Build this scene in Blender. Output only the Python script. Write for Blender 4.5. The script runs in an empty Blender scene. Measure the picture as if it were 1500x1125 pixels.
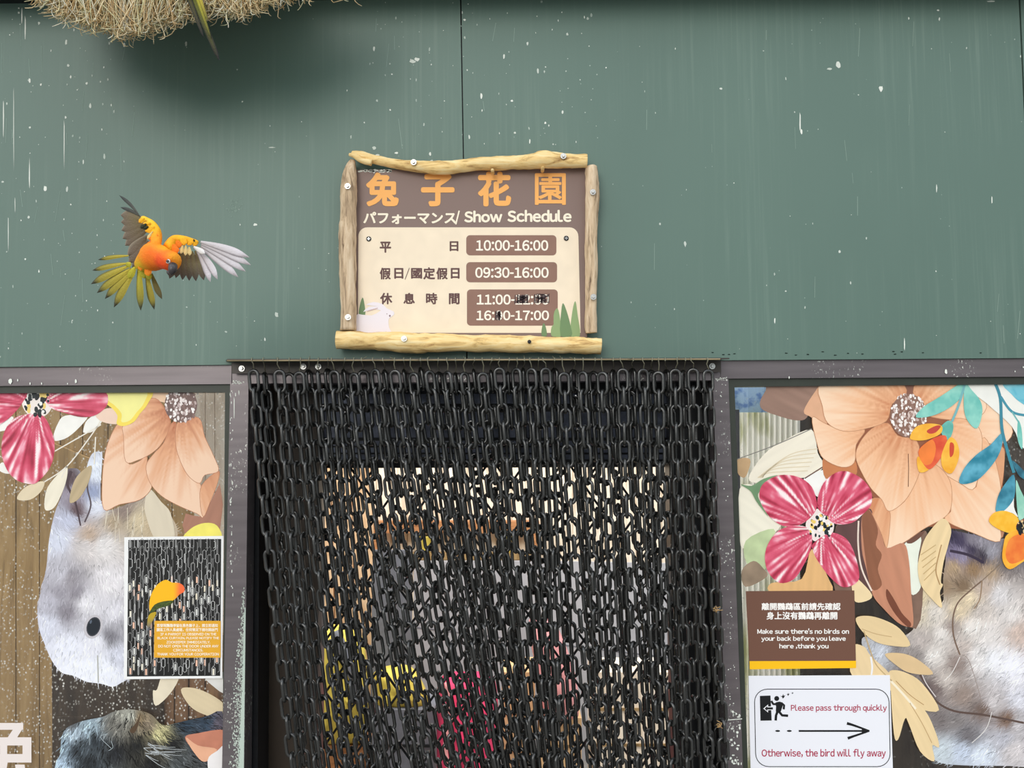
import bpy, bmesh, math, random
from mathutils import Vector, Matrix, noise
from mathutils.geometry import delaunay_2d_cdt

# ------------------------------------------------------------------ camera, sky, sun, exposure
SC = bpy.context.scene
COL = SC.collection
F_PX, PITCH, ROLL = 1150.0, math.radians(3.5), 0.0105
CAM = Vector((0.0, -1.61, 1.80))
_F = Vector((0, math.cos(PITCH), math.sin(PITCH)))
_R0 = Vector((1, 0, 0)); _U0 = Vector((0, -math.sin(PITCH), math.cos(PITCH)))
_R = _R0 * math.cos(ROLL) - _U0 * math.sin(ROLL)
_U = _U0 * math.cos(ROLL) + _R0 * math.sin(ROLL)
cd = bpy.data.cameras.new('camera'); cam = bpy.data.objects.new('camera', cd); COL.objects.link(cam)
cd.sensor_width = 36.0; cd.lens = 36.0 * F_PX / 1500.0; cd.clip_start = 0.02
cam.matrix_world = Matrix(((_R.x, _U.x, -_F.x, CAM.x), (_R.y, _U.y, -_F.y, CAM.y), (_R.z, _U.z, -_F.z, CAM.z), (0, 0, 0, 1)))
SC.camera = cam

wd = bpy.data.worlds.new('sky'); SC.world = wd; wd.use_nodes = True
nt = wd.node_tree; nt.nodes.clear()
_o = nt.nodes.new('ShaderNodeOutputWorld'); _b = nt.nodes.new('ShaderNodeBackground')
_b.inputs[1].default_value = 1.0
_tc0 = nt.nodes.new('ShaderNodeTexCoord'); _sx = nt.nodes.new('ShaderNodeSeparateXYZ'); _mr = nt.nodes.new('ShaderNodeMapRange'); _cr = nt.nodes.new('ShaderNodeValToRGB')
nt.links.new(_tc0.outputs['Generated'], _sx.inputs[0]); nt.links.new(_sx.outputs['Z'], _mr.inputs['Value']); _mr.inputs['From Min'].default_value = -1.0
nt.links.new(_mr.outputs[0], _cr.inputs[0]); nt.links.new(_cr.outputs[0], _b.inputs[0])
_e = _cr.color_ramp.elements; _e[0].position = 0.40; _e[0].color = (0.30, 0.31, 0.29, 1); _e[1].position = 0.80; _e[1].color = (1.45, 1.54, 1.64, 1)
_m = _e.new(0.52); _m.color = (0.64, 0.68, 0.68, 1)
nt.links.new(_b.outputs[0], _o.inputs[0])
sd = bpy.data.lights.new('sun', 'SUN'); sun = bpy.data.objects.new('sun', sd); COL.objects.link(sun)
sd.energy = 1.3; sd.angle = math.radians(34); sd.color = (1.0, 0.95, 0.86)
sun.location = (-1.5, -4, 4)
sun.rotation_euler = Vector((0.36, 1.0, -0.40)).to_track_quat('-Z', 'Y').to_euler()
kd = bpy.data.lights.new('yard_fill_light', 'AREA'); yard_fill = bpy.data.objects.new('yard_fill_light', kd); COL.objects.link(yard_fill)  # unseen area lamp, added to brighten the yard and the rooms behind the glass
kd.shape = 'RECTANGLE'; kd.size = 3.6; kd.size_y = 1.6; kd.energy = 120; kd.color = (1.0, 0.97, 0.92)
yard_fill.location = (0, 1.0, 3.5); yard_fill.rotation_euler = Vector((0, 0.75, -1)).to_track_quat('-Z', 'Y').to_euler()
SC.view_settings.view_transform = 'Standard'; SC.view_settings.look = 'None'
SC.view_settings.exposure = -0.06; SC.view_settings.gamma = 1.0; SC.view_settings.use_curve_mapping = False

# ------------------------------------------------------------------ helpers
RND = random.Random(7)

def W(px, py, d=0.0):
    """where the line of sight through photo point (px, py) meets the plane d metres in front of the facade"""
    r = _F * F_PX + _R * (px - 750.0) + _U * (562.5 - py)
    t = (-d - CAM.y) / r.y
    return CAM + r * t

def lin(c):
    return tuple(((v / 255.0) / 12.92 if v <= 10.3 else ((v / 255.0 + 0.055) / 1.055) ** 2.4) for v in c)

def mixc(a, b, t):
    t = 0 if t < 0 else 1 if t > 1 else t
    return tuple(x + (y - x) * t for x, y in zip(a, b))

def fbm(x, y, z=0.0, o=3):
    return noise.fractal(Vector((x, y, z)), 0.8, 2.0, o)

def tag(o, label, cat, group=None, kind=None):
    if label: o['label'] = label
    if cat: o['category'] = cat
    if group: o['group'] = group
    if kind: o['kind'] = kind
    return o

def link(name, me, mat=None, parent=None, smooth=False):
    if mat is not None and not me.materials: me.materials.append(mat)
    if smooth:
        for p in me.polygons: p.use_smooth = True
    o = bpy.data.objects.new(name, me); COL.objects.link(o)
    if parent is not None:
        o.parent = parent
        o.matrix_parent_inverse = Matrix.Translation(-abs_loc(parent))
    return o

def abs_loc(o):
    v = Vector(o.location)
    p = o.parent
    while p is not None:
        v = o.matrix_parent_inverse @ v if False else v
        p = None
    return ABS.get(o.name, v)

ABS = {}

def empty(name, loc, label=None, cat=None, group=None, kind=None, parent=None):
    o = bpy.data.objects.new(name, None); COL.objects.link(o); o.location = loc
    o.empty_display_size = 0.03
    ABS[o.name] = Vector(loc)
    if parent is not None:
        o.parent = parent; o.matrix_parent_inverse = Matrix.Translation(-abs_loc(parent))
    return tag(o, label, cat, group, kind)

class MB:
    """collects vertices, faces and vertex colours into one mesh"""
    def __init__(s): s.v = []; s.f = []; s.c = []; s.uv = None
    def add(s, vs, fs, col=(0.5, 0.5, 0.5)):
        n = len(s.v); s.v += [tuple(v) for v in vs]; s.f += [tuple(i + n for i in f) for f in fs]
        if callable(col): s.c += [col(Vector(v)) for v in vs]
        elif col and isinstance(col[0], (tuple, list)): s.c += list(col)
        else: s.c += [tuple(col)] * len(vs)
    def poly(s, pts, col): s.add(pts, [tuple(range(len(pts)))], col)
    def prism(s, front, depth, col=(0.5, 0.5, 0.5)):
        n = len(front); back = [Vector(p) + Vector((0, depth, 0)) for p in front]
        fs = [tuple(range(n)), tuple(reversed(range(n, 2 * n)))]
        for i in range(n):
            j = (i + 1) % n; fs.append((j, i, i + n, j + n))
        s.add(list(front) + back, fs, col)
    def box(s, lo, hi, col=(0.5, 0.5, 0.5)):
        x0, y0, z0 = lo; x1, y1, z1 = hi
        s.prism([Vector((x0, y0, z0)), Vector((x1, y0, z0)), Vector((x1, y0, z1)), Vector((x0, y0, z1))], y1 - y0, col)
    def tube(s, pts, rad, seg=8, col=(0.5, 0.5, 0.5), cap=True, up=None, wob=None):
        pts = [Vector(p) for p in pts]; n = len(pts)
        if not isinstance(rad, (list, tuple)): rad = [rad] * n
        vs = []; N = None
        for i, p in enumerate(pts):
            t = (pts[min(i + 1, n - 1)] - pts[max(i - 1, 0)]).normalized()
            if N is None:
                a = up or (Vector((0, 0, 1)) if abs(t.z) < 0.9 else Vector((1, 0, 0)))
                N = t.cross(a).normalized()
            else:
                N = (N - t * N.dot(t)).normalized()
            B = t.cross(N)
            for k in range(seg):
                a = 2 * math.pi * k / seg; r = rad[i] * (wob(i / (n - 1), a, p) if wob else 1)
                vs.append(p + (N * math.cos(a) + B * math.sin(a)) * r)
        fs = []
        for i in range(n - 1):
            for k in range(seg):
                k2 = (k + 1) % seg
                fs.append((i * seg + k, i * seg + k2, (i + 1) * seg + k2, (i + 1) * seg + k))
        if cap:
            fs.append(tuple(reversed(range(seg)))); fs.append(tuple(range((n - 1) * seg, n * seg)))
        s.add(vs, fs, col)
    def disc(s, c, nrm, r, h, seg=16, col=(0.5, 0.5, 0.5), rtop=None):
        c = Vector(c); nrm = Vector(nrm).normalized()
        s.tube([c, c + nrm * h * 0.7, c + nrm * h], [r, r, rtop if rtop is not None else r * 0.8], seg, col)
    def build(s, name, mat, parent=None, smooth=False, rec=True):
        me = bpy.data.meshes.new(name); me.from_pydata(s.v, [], s.f)
        a = me.color_attributes.new('Col', 'FLOAT_COLOR', 'POINT')
        flat = []
        for c in s.c: flat += [c[0], c[1], c[2], 1.0]
        a.data.foreach_set('color', flat)
        me.validate(); me.update()
        if rec:
            bm = bmesh.new(); bm.from_mesh(me); bmesh.ops.recalc_face_normals(bm, faces=bm.faces); bm.to_mesh(me); bm.free()
        return link(name, me, mat, parent, smooth)

# ------------------------------------------------------------------ materials
def new_mat(name, rough=0.5, metal=0.0, spec=0.5):
    m = bpy.data.materials.new(name); m.use_nodes = True
    b = m.node_tree.nodes['Principled BSDF']
    b.inputs['Roughness'].default_value = rough; b.inputs['Metallic'].default_value = metal
    b.inputs['Specular IOR Level'].default_value = spec
    return m, m.node_tree, b

def N(t, typ, **kw):
    n = t.nodes.new(typ)
    for k, v in kw.items():
        if k.startswith('i_'):
            n.inputs[k[2:].replace('_', ' ')].default_value = v
        else: setattr(n, k, v)
    return n

def coords(t, scale):
    tc = N(t, 'ShaderNodeTexCoord'); mp = N(t, 'ShaderNodeMapping')
    mp.inputs['Scale'].default_value = scale
    t.links.new(tc.outputs['Object'], mp.inputs['Vector']); return mp.outputs['Vector']

def ramp(t, fac, stops):
    r = N(t, 'ShaderNodeValToRGB'); e = r.color_ramp.elements
    while len(e) < len(stops): e.new(0.5)
    for k, (p, c) in zip(e, stops): k.position = p; k.color = (*c, 1) if len(c) == 3 else c
    t.links.new(fac, r.inputs['Fac']); return r.outputs['Color']

def flat(name, rgb, rough=0.5, metal=0.0, var=0.12, scale=(30, 30, 30), bump=0.0, spec=0.5):
    m, t, b = new_mat(name, rough, metal, spec)
    n = N(t, 'ShaderNodeTexNoise', i_Scale=1.0, i_Detail=5.0)
    t.links.new(coords(t, scale), n.inputs['Vector'])
    c = lin(rgb)
    t.links.new(ramp(t, n.outputs['Fac'], [(0.3, tuple(v * (1 - var) for v in c)), (0.7, tuple(min(1, v * (1 + var)) for v in c))]), b.inputs['Base Color'])
    if bump:
        bp = N(t, 'ShaderNodeBump', i_Strength=bump, i_Distance=0.004)
        t.links.new(n.outputs['Fac'], bp.inputs['Height']); t.links.new(bp.outputs['Normal'], b.inputs['Normal'])
    return m

def attr_mat(name, rough=0.4, spec=0.4, bump=0.0, bscale=200):
    m, t, b = new_mat(name, rough, 0.0, spec)
    a = N(t, 'ShaderNodeAttribute', attribute_name='Col'); t.links.new(a.outputs['Color'], b.inputs['Base Color'])
    if bump:
        n = N(t, 'ShaderNodeTexNoise', i_Scale=1.0, i_Detail=4.0); t.links.new(coords(t, (bscale,) * 3), n.inputs['Vector'])
        bp = N(t, 'ShaderNodeBump', i_Strength=bump, i_Distance=0.002)
        t.links.new(n.outputs['Fac'], bp.inputs['Height']); t.links.new(bp.outputs['Normal'], b.inputs['Normal'])
    return m

def wall_mat():
    m, t, b = new_mat('green_paint', 0.46, 0.0, 0.42)
    n1 = N(t, 'ShaderNodeTexNoise', i_Scale=1.0, i_Detail=6.0); t.links.new(coords(t, (1.3, 1.3, 0.9)), n1.inputs['Vector'])
    base = ramp(t, n1.outputs['Fac'], [(0.3, lin((86, 111, 102))), (0.7, lin((97, 122, 112)))])
    n2 = N(t, 'ShaderNodeTexNoise', i_Scale=1.0, i_Detail=5.0, i_Roughness=0.65); t.links.new(coords(t, (95, 95, 2.2)), n2.inputs['Vector'])
    n3 = N(t, 'ShaderNodeTexNoise', i_Scale=1.0, i_Detail=2.0); t.links.new(coords(t, (2.6, 2.6, 2.0)), n3.inputs['Vector'])
    k = ramp(t, n2.outputs['Fac'], [(0.5, (0, 0, 0)), (0.85, (0.4, 0.4, 0.4))])
    k3 = ramp(t, n3.outputs['Fac'], [(0.42, (0, 0, 0)), (0.66, (1, 1, 1))])
    mul = N(t, 'ShaderNodeMath', operation='MULTIPLY'); t.links.new(k, mul.inputs[0]); t.links.new(k3, mul.inputs[1])
    mx = N(t, 'ShaderNodeMixRGB'); mx.inputs['Color2'].default_value = (*lin((150, 170, 158)), 1)
    t.links.new(mul.outputs[0], mx.inputs['Fac']); t.links.new(base, mx.inputs['Color1'])
    # fine dust specks
    v = N(t, 'ShaderNodeTexVoronoi', i_Scale=1.0); t.links.new(coords(t, (46, 46, 40)), v.inputs['Vector'])
    n4 = N(t, 'ShaderNodeTexNoise', i_Scale=1.0, i_Detail=3.0); t.links.new(coords(t, (7, 7, 5)), n4.inputs['Vector'])
    sp = ramp(t, v.outputs['Distance'], [(0.025, (1, 1, 1)), (0.06, (0, 0, 0))])
    k4 = ramp(t, n4.outputs['Fac'], [(0.53, (0, 0, 0)), (0.6, (0.8, 0.8, 0.8))])
    mu2 = N(t, 'ShaderNodeMath', operation='MULTIPLY'); t.links.new(sp, mu2.inputs[0]); t.links.new(k4, mu2.inputs[1])
    mx2 = N(t, 'ShaderNodeMixRGB'); mx2.inputs['Color2'].default_value = (*lin((190, 205, 195)), 1)
    t.links.new(mu2.outputs[0], mx2.inputs['Fac']); t.links.new(mx.outputs[0], mx2.inputs['Color1'])
    t.links.new(mx2.outputs[0], b.inputs['Base Color'])
    bp = N(t, 'ShaderNodeBump', i_Strength=0.12, i_Distance=0.002); t.links.new(n2.outputs['Fac'], bp.inputs['Height'])
    t.links.new(bp.outputs['Normal'], b.inputs['Normal'])
    return m

def glass_mat(name, amount, lo, hi):
    m = bpy.data.materials.new(name); m.use_nodes = True; t = m.node_tree; t.nodes.clear()
    out = N(t, 'ShaderNodeOutputMaterial'); tr = N(t, 'ShaderNodeBsdfTransparent'); gl = N(t, 'ShaderNodeBsdfGlossy', i_Roughness=0.03)
    fr = N(t, 'ShaderNodeFresnel', i_IOR=1.45); mix = N(t, 'ShaderNodeMixShader')
    t.links.new(fr.outputs[0], mix.inputs[0]); t.links.new(tr.outputs[0], mix.inputs[1]); t.links.new(gl.outputs[0], mix.inputs[2])
    v = N(t, 'ShaderNodeTexVoronoi', i_Scale=1.0); t.links.new(coords(t, (130, 130, 110)), v.inputs['Vector'])
    n = N(t, 'ShaderNodeTexNoise', i_Scale=1.0, i_Detail=3.0); t.links.new(coords(t, (30, 30, 22)), n.inputs['Vector'])
    a = ramp(t, v.outputs['Distance'], [(0.1, (1, 1, 1)), (0.3, (0, 0, 0))])
    k = ramp(t, n.outputs['Fac'], [(lo, (0, 0, 0)), (hi, (amount,) * 3)])
    mu = N(t, 'ShaderNodeMath', operation='MULTIPLY'); t.links.new(a, mu.inputs[0]); t.links.new(k, mu.inputs[1])
    df = N(t, 'ShaderNodeBsdfDiffuse'); df.inputs[0].default_value = (0.75, 0.74, 0.68, 1)
    m2 = N(t, 'ShaderNodeMixShader'); t.links.new(mu.outputs[0], m2.inputs[0]); t.links.new(mix.outputs[0], m2.inputs[1]); t.links.new(df.outputs[0], m2.inputs[2])
    t.links.new(m2.outputs[0], out.inputs[0]); return m

def wood_mat(name, dark, mid, light, sc=(60, 60, 5), bump=0.35, rough=0.7):
    m, t, b = new_mat(name, rough, 0, 0.3)
    n = N(t, 'ShaderNodeTexNoise', i_Scale=1.0, i_Detail=7.0, i_Roughness=0.62, i_Distortion=0.6); t.links.new(coords(t, sc), n.inputs['Vector'])
    t.links.new(ramp(t, n.outputs['Fac'], [(0.28, lin(dark)), (0.47, lin(mid)), (0.68, lin(light))]), b.inputs['Base Color'])
    bp = N(t, 'ShaderNodeBump', i_Strength=bump, i_Distance=0.003); t.links.new(n.outputs['Fac'], bp.inputs['Height'])
    t.links.new(bp.outputs['Normal'], b.inputs['Normal']); return m

def chipped_mat(name, rgb, chip, lo, hi, rough=0.3, metal=0.5):
    m, t, b = new_mat(name, rough, metal, 0.5)
    n0 = N(t, 'ShaderNodeTexNoise', i_Scale=1.0, i_Detail=4.0); t.links.new(coords(t, (4, 20, 60)), n0.inputs['Vector'])
    c = lin(rgb); base = ramp(t, n0.outputs['Fac'], [(0.3, tuple(v * 0.85 for v in c)), (0.7, tuple(v * 1.15 for v in c))])
    n = N(t, 'ShaderNodeTexNoise', i_Scale=1.0, i_Detail=3.0); t.links.new(coords(t, (260, 260, 170)), n.inputs['Vector'])
    n2 = N(t, 'ShaderNodeTexNoise', i_Scale=1.0, i_Detail=1.0); t.links.new(coords(t, (9, 9, 6)), n2.inputs['Vector'])
    k = ramp(t, n.outputs['Fac'], [(lo, (0, 0, 0)), (hi, (1, 1, 1))]); k2 = ramp(t, n2.outputs['Fac'], [(0.52, (0, 0, 0)), (0.62, (1, 1, 1))])
    mu = N(t, 'ShaderNodeMath', operation='MULTIPLY'); t.links.new(k, mu.inputs[0]); t.links.new(k2, mu.inputs[1])
    mx = N(t, 'ShaderNodeMixRGB'); mx.inputs['Color2'].default_value = (*lin(chip), 1)
    t.links.new(mu.outputs[0], mx.inputs['Fac']); t.links.new(base, mx.inputs['Color1']); t.links.new(mx.outputs[0], b.inputs['Base Color'])
    return m

M_WALL = wall_mat()
M_FRAME = chipped_mat('brown_metal', (112, 105, 108), (225, 228, 220), 0.62, 0.66)
M_GASKET = flat('dark_gasket', (44, 50, 42), 0.45)
M_GLASS_L = glass_mat('dusty_glass', 0.9, 0.36, 0.6)
M_GLASS_R = glass_mat('clearer_glass', 0.6, 0.55, 0.72)
M_PRINT = attr_mat('printed_film', 0.33, 0.35)
M_PAPER = attr_mat('printed_paper', 0.5, 0.3)
M_FUR = attr_mat('feather', 0.6, 0.25, 0.5, 420)
M_MARK = attr_mat('dried_marks', 0.8, 0.1)
M_CHAIN = flat('black_plastic', (27, 28, 27), 0.27, 0.0, 0.3, (25, 25, 25), 0.1, 1.0)
M_RAIL = flat('black_rail', (62, 56, 52), 0.4, 0.2)
M_RAILEDGE = flat('worn_rail_edge', (150, 135, 105), 0.5, 0.4, 0.3, (20, 20, 200))
M_WIRE = flat('tie_wire', (150, 148, 128), 0.35, 0.7)
M_STEEL = flat('bolt_steel', (200, 200, 198), 0.25, 0.9)
M_DARK = flat('black_sheet', (24, 26, 30), 0.35, 0.2, 0.3, (20, 20, 60))
M_DKBROWN = flat('dark_brown_door', (50, 38, 26), 0.5)
M_LOG_Y = wood_mat('peeled_yellow_wood', (150, 104, 56), (238, 204, 138), (248, 228, 178), (16, 90, 90), 0.5)
M_LOG_G = wood_mat('weathered_wood', (96, 74, 56), (204, 178, 146), (232, 212, 184), (110, 110, 13), 0.6)
M_STRAW = attr_mat('straw', 0.75, 0.2)
_t = M_STRAW.node_tree; _tl = N(_t, 'ShaderNodeBsdfTranslucent'); _mx = N(_t, 'ShaderNodeMixShader'); _mx.inputs[0].default_value = 0.15
_t.links.new([q for q in _t.nodes if q.type == 'ATTRIBUTE'][0].outputs['Color'], _tl.inputs[0]); _t.links.new(_t.nodes['Principled BSDF'].outputs[0], _mx.inputs[1]); _t.links.new(_tl.outputs[0], _mx.inputs[2]); _t.links.new(_mx.outputs[0], _t.nodes['Material Output'].inputs[0])
M_CREAM = wood_mat('cream_boards', (190, 172, 148), (232, 216, 194), (246, 236, 220), (30, 30, 4), 0.1)
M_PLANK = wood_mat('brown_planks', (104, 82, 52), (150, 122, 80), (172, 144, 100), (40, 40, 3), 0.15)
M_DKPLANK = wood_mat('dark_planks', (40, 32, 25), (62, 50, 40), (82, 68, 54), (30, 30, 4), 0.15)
M_BEAM = wood_mat('orange_beam', (130, 84, 50), (178, 122, 78), (205, 150, 105), (5, 40, 40), 0.15)
M_GREY = flat('grey_board', (172, 172, 176), 0.6, 0, 0.08, (6, 6, 6))
M_CONC = flat('concrete', (140, 136, 130), 0.8, 0, 0.15, (6, 6, 6))
M_PINK = flat('pink_cloth', (226, 58, 104), 0.7, 0, 0.15, (20, 20, 20), 0.4)
M_ROSE = flat('pale_pink_cloth', (240, 165, 165), 0.7, 0, 0.1, (20, 20, 20), 0.3)
M_YEL = flat('yellow_cloth', (222, 200, 88), 0.7, 0, 0.12, (16, 16, 16), 0.3)
M_CARD = flat('tan_card', (214, 178, 130), 0.8, 0, 0.1, (12, 12, 12))
M_BLUE = flat('blue_sheet', (120, 165, 225), 0.5, 0, 0.35, (40, 40, 40))
M_WHITEPL = flat('stained_white_sheet', (222, 222, 200), 0.6, 0, 0.2, (16, 16, 5))
M_GREYCL = flat('grey_webbing', (110, 112, 120), 0.7)
M_BEAK = flat('beak_horn', (62, 58, 60), 0.35)

# ------------------------------------------------------------------ flat printed art: filled outlines with their own printed colours
def smooth_poly(pts, n=5):
    out = []; m = len(pts)
    for i in range(m):
        p0, p1, p2, p3 = (Vector(pts[(i + k - 1) % m]) for k in range(4))
        for j in range(n):
            t = j / n
            out.append(0.5 * ((2 * p1) + (p2 - p0) * t + (2 * p0 - 5 * p1 + 4 * p2 - p3) * t * t + (3 * p1 - p0 - 3 * p2 + p3) * t ** 3))
    return out

def smooth_line(pts, n=6):
    pts = [Vector(p) for p in pts]; q = [pts[0]] + pts + [pts[-1]]; out = []
    for i in range(len(pts) - 1):
        p0, p1, p2, p3 = q[i:i + 4]
        for j in range(n):
            t = j / n
            out.append(0.5 * ((2 * p1) + (p2 - p0) * t + (2 * p0 - 5 * p1 + 4 * p2 - p3) * t * t + (3 * p1 - p0 - 3 * p2 + p3) * t ** 3))
    return out + [pts[-1]]

def fill(mb, pts, d, colfn, step=3.5, smooth=5, extra=0):
    P = smooth_poly(pts, smooth) if smooth else [Vector(p) for p in pts]
    n = len(P); V = [Vector((p.x, p.y)) for p in P]
    if step:
        x0 = min(p.x for p in V); x1 = max(p.x for p in V); y0 = min(p.y for p in V); y1 = max(p.y for p in V)
        y = y0 + step / 2; r = 0
        while y < y1:
            xs = []
            for i in range(n):
                a, b = V[i], V[(i + 1) % n]
                if (a.y > y) != (b.y > y): xs.append(a.x + (y - a.y) / (b.y - a.y) * (b.x - a.x))
            xs.sort(); x = x0 + (step / 2 if r % 2 else 0)
            while x < x1:
                k = sum(1 for q in xs if q < x)
                if k % 2 and min(abs(q - x) for q in xs) > step * 0.4: V.append(Vector((x, y)))
                x += step
            y += step; r += 1
    vo, eo, fo, *_ = delaunay_2d_cdt(V, [], [tuple(range(n))], 1, 1e-4)
    mb.add([W(p.x, p.y, d) for p in vo], fo, [colfn(p.x, p.y) for p in vo])

def stroke(mb, pts, w, d, col, smooth=0):
    P = smooth_line(pts, smooth) if smooth else [Vector(p) for p in pts]
    L = []; R = []; n = len(P)
    for i, p in enumerate(P):
        t = P[min(i + 1, n - 1)] - P[max(i - 1, 0)]
        t = t.normalized() if t.length > 0 else Vector((1, 0)); q = Vector((-t.y, t.x))
        ww = (w[0] + (w[1] - w[0]) * i / (n - 1)) if isinstance(w, tuple) else w
        L.append(p + q * ww / 2); R.append(p - q * ww / 2)
    mb.add([W(p.x, p.y, d) for p in L + R], [(i, i + 1, n + i + 1, n + i) for i in range(n - 1)], col)

def disc2(mb, cx, cy, rx, ry, d, col, n=14, rot=0.0):
    c, s = math.cos(rot), math.sin(rot)
    pts = []
    for k in range(n):
        a = 2 * math.pi * k / n; x, y = rx * math.cos(a), ry * math.sin(a)
        pts.append(W(cx + x * c - y * s, cy + x * s + y * c, d))
    mb.poly(pts, col)

def rrect(x0, y0, x1, y1, r, n=6):
    out = []
    for cx, cy, a0 in ((x1 - r, y0 + r, -90), (x1 - r, y1 - r, 0), (x0 + r, y1 - r, 90), (x0 + r, y0 + r, 180)):
        for k in range(n + 1):
            a = math.radians(a0 + 90 * k / n); out.append((cx + r * math.cos(a), cy + r * math.sin(a)))
    return out

_tc = {}
def glyph(ch):
    """outline of one character in em units (full-width form, so that Latin and Chinese share one face)"""
    if ch in _tc: return _tc[ch]
    if ch == '-': return ([(0, .29), (.25, .29), (.25, .36), (0, .36)], [(0, 1, 2, 3)])
    full = chr(ord(ch) + 0xFEE0) if 0x21 <= ord(ch) <= 0x7E else ch
    cu = bpy.data.curves.new('t', 'FONT'); cu.body = full; cu.resolution_u = 4; cu.size = 1.0
    o = bpy.data.objects.new('t', cu); COL.objects.link(o)
    me = bpy.data.meshes.new_from_object(o.evaluated_get(bpy.context.evaluated_depsgraph_get()))
    g = ([(v.co.x, v.co.y) for v in me.vertices], [tuple(p.vertices) for p in me.polygons])
    bpy.data.objects.remove(o); bpy.data.curves.remove(cu); bpy.data.meshes.remove(me)
    _tc[ch] = g; return g
BEAR = {':': .06, '.': .04, ',': .04, '-': .04, '/': .02, "'": .03, 'i': .05, 'l': .045, 'r': .035, 't': .022, 'f': .018, 'y': .02, 'v': .02, 'w': .02, 'k': .05, 'A': .01, 'V': .01, 'Y': .01, 'T': .02, '1': .06}
def text_geo(st, bold):
    vs, fs, x = [], [], 0.0
    for ch in st:
        if ch == ' ': x += .30; continue
        gv, gf = glyph(ch)
        if not gv: x += .3; continue
        a = min(v[0] for v in gv); b = max(v[0] for v in gv); latin = ord(ch) < 0x7F
        sb = BEAR.get(ch, .047) if latin else None
        off = x + sb - a if latin else x
        n = len(vs); vs += [(v[0] + off, v[1]) for v in gv]; fs += [tuple(i + n for i in f) for f in gf]
        x += (b - a + 2 * sb) if latin else 1.0
    return vs, fs
def text(mb, st, box, d, rgb, bold=0.02, tilt=0.0, copies=8):
    """lettering fitted into the photo box (x0, y0, x1, y1)"""
    vs, fs = text_geo(st, bold)
    if not vs: return
    xs = [v[0] for v in vs]; ys = [v[1] for v in vs]; a, b, c, e = min(xs) - bold, max(xs) + bold, min(ys) - bold, max(ys) + bold
    x0, y0, x1, y1 = box; col = lin(rgb)
    sh = [(0, 0)] + ([(bold * math.cos(6.2832 * k / copies), bold * math.sin(6.2832 * k / copies)) for k in range(copies)] if bold > 0 else [])
    for k, (ox, oy) in enumerate(sh):
        out = []
        for x, y in vs:
            u = (x + ox - a) / (b - a); v = (y + oy - c) / (e - c)
            out.append(W(x0 + u * (x1 - x0), y1 + v * (y0 - y1) - tilt * u, d + k * 2e-6))
        mb.add(out, fs, col)

# ------------------------------------------------------------------ the setting
def zx(px, py, d=0.0):
    p = W(px, py, d); return p.x, p.z

def slab(name, px, d0, thick, mat, parent=None, kind='structure', label=None, cat=None):
    mb = MB(); mb.prism([W(x, y, d0) for x, y in px], thick)
    o = mb.build(name, mat, parent)
    if parent is None: tag(o, label, cat, None, kind)
    return o

def Z0(d):
    """photo row where the ground lies at depth d"""
    lo, hi = 600.0, 4000.0
    for _ in range(40):
        m = (lo + hi) / 2
        if W(750, m, d).z > 0: lo = m
        else: hi = m
    return lo
DW = 0.012   # face of the green panels
wall = MB()
wall.prism([W(x, y, DW) for x, y in ((-460, -60), (672.8, -60), (678.6, 262), (683, 528.4), (683, 531), (-460, 541.8))], 0.012)
wall.prism([W(x, y, DW) for x, y in ((674.9, -60), (1489.5, -60), (1516, 524.3), (685, 530.5), (685, 528), (680.2, 262))], 0.012)
wall.prism([W(x, y, DW) for x, y in ((1492, -60), (1640, -60), (1640, 523), (1518.5, 524.3))], 0.012)
wall_o = wall.build('wall_front', M_WALL); tag(wall_o, 'dark green painted panels above the doorway and windows', 'wall', None, 'structure')
slab('wall_backing', [(-460, -60), (1640, -60), (1640, 523), (-460, 541)], -0.001, 0.09, M_DARK, label='dark sheet behind the seams of the green panels', cat='wall')
# marks on the green panels
mk = MB()
def blob(x, y, rx, ry, col, d=DW + 0.0004):
    pts = []
    n = 9
    for k in range(n):
        a = 2 * math.pi * k / n; q = RND.uniform(0.65, 1.15)
        pts.append(W(x + rx * q * math.cos(a), y + ry * q * math.sin(a), d))
    mk.poly(pts, col)
WHITE = lin((232, 236, 228))
for x, y, rx, ry in ((1172, 178, 1.3, 17), (1174, 193, 2, 4), (405, 461, 3.2, 4.2), (1056, 130, 2.5, 2), (1228, 95, 4, 5), (1215, 101, 5, 1.6), (788, 104, 1.6, 4), (705, 140, 1.8, 4.5), (611, 87, 5, 3), (604, 90, 5, 2.5),
                     (776, 207, 1.4, 4), (548, 217, 3, 2.5), (553, 227, 4, 1.6), (581, 224, 3, 2), (630, 225, 2, 3), (632, 236, 2.5, 2), (100, 96, 2, 2.5), (160, 63, 1.2, 2.5), (182, 66, 2, 3), (60, 124, 1.4, 2), (66, 276, 2.6, 4), (98, 277, 2, 4),
                     (43, 255, 0.9, 22), (5, 170, 1, 30), (94, 210, 0.7, 36), (96, 172, 1.6, 2.5), (42, 318, 2, 2.5), (122, 237, 1.2, 3.5), (127, 122, 1.6, 2), (147, 120, 1.4, 1.6), (374, 329, 3, 2),
                     (398, 216, 6, 1), (355, 149, 1.4, 1.2), (1452, 540, 0.1, 0.1), (1290, 130, 3, 5), (1376, 28, 1.2, 3), (1374, 15, 2.5, 1.6), (1451, 2, 8, 1.4), (1453, 293, 0.9, 6), (1372, 275, 1, 7), (1325, 505, 0.8, 12), (1135, 470, 1, 5),
                     (37, 40, 1.2, 22), (32, 25, 1, 14), (57, 34, 1.6, 2.6), (20, 190, 0.7, 60), (12, 340, 0.7, 30), (22, 300, 0.6, 12)):
    blob(x, y, rx, ry, mixc(WHITE, lin((140, 160, 150)), RND.uniform(0, 0.45)))
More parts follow.
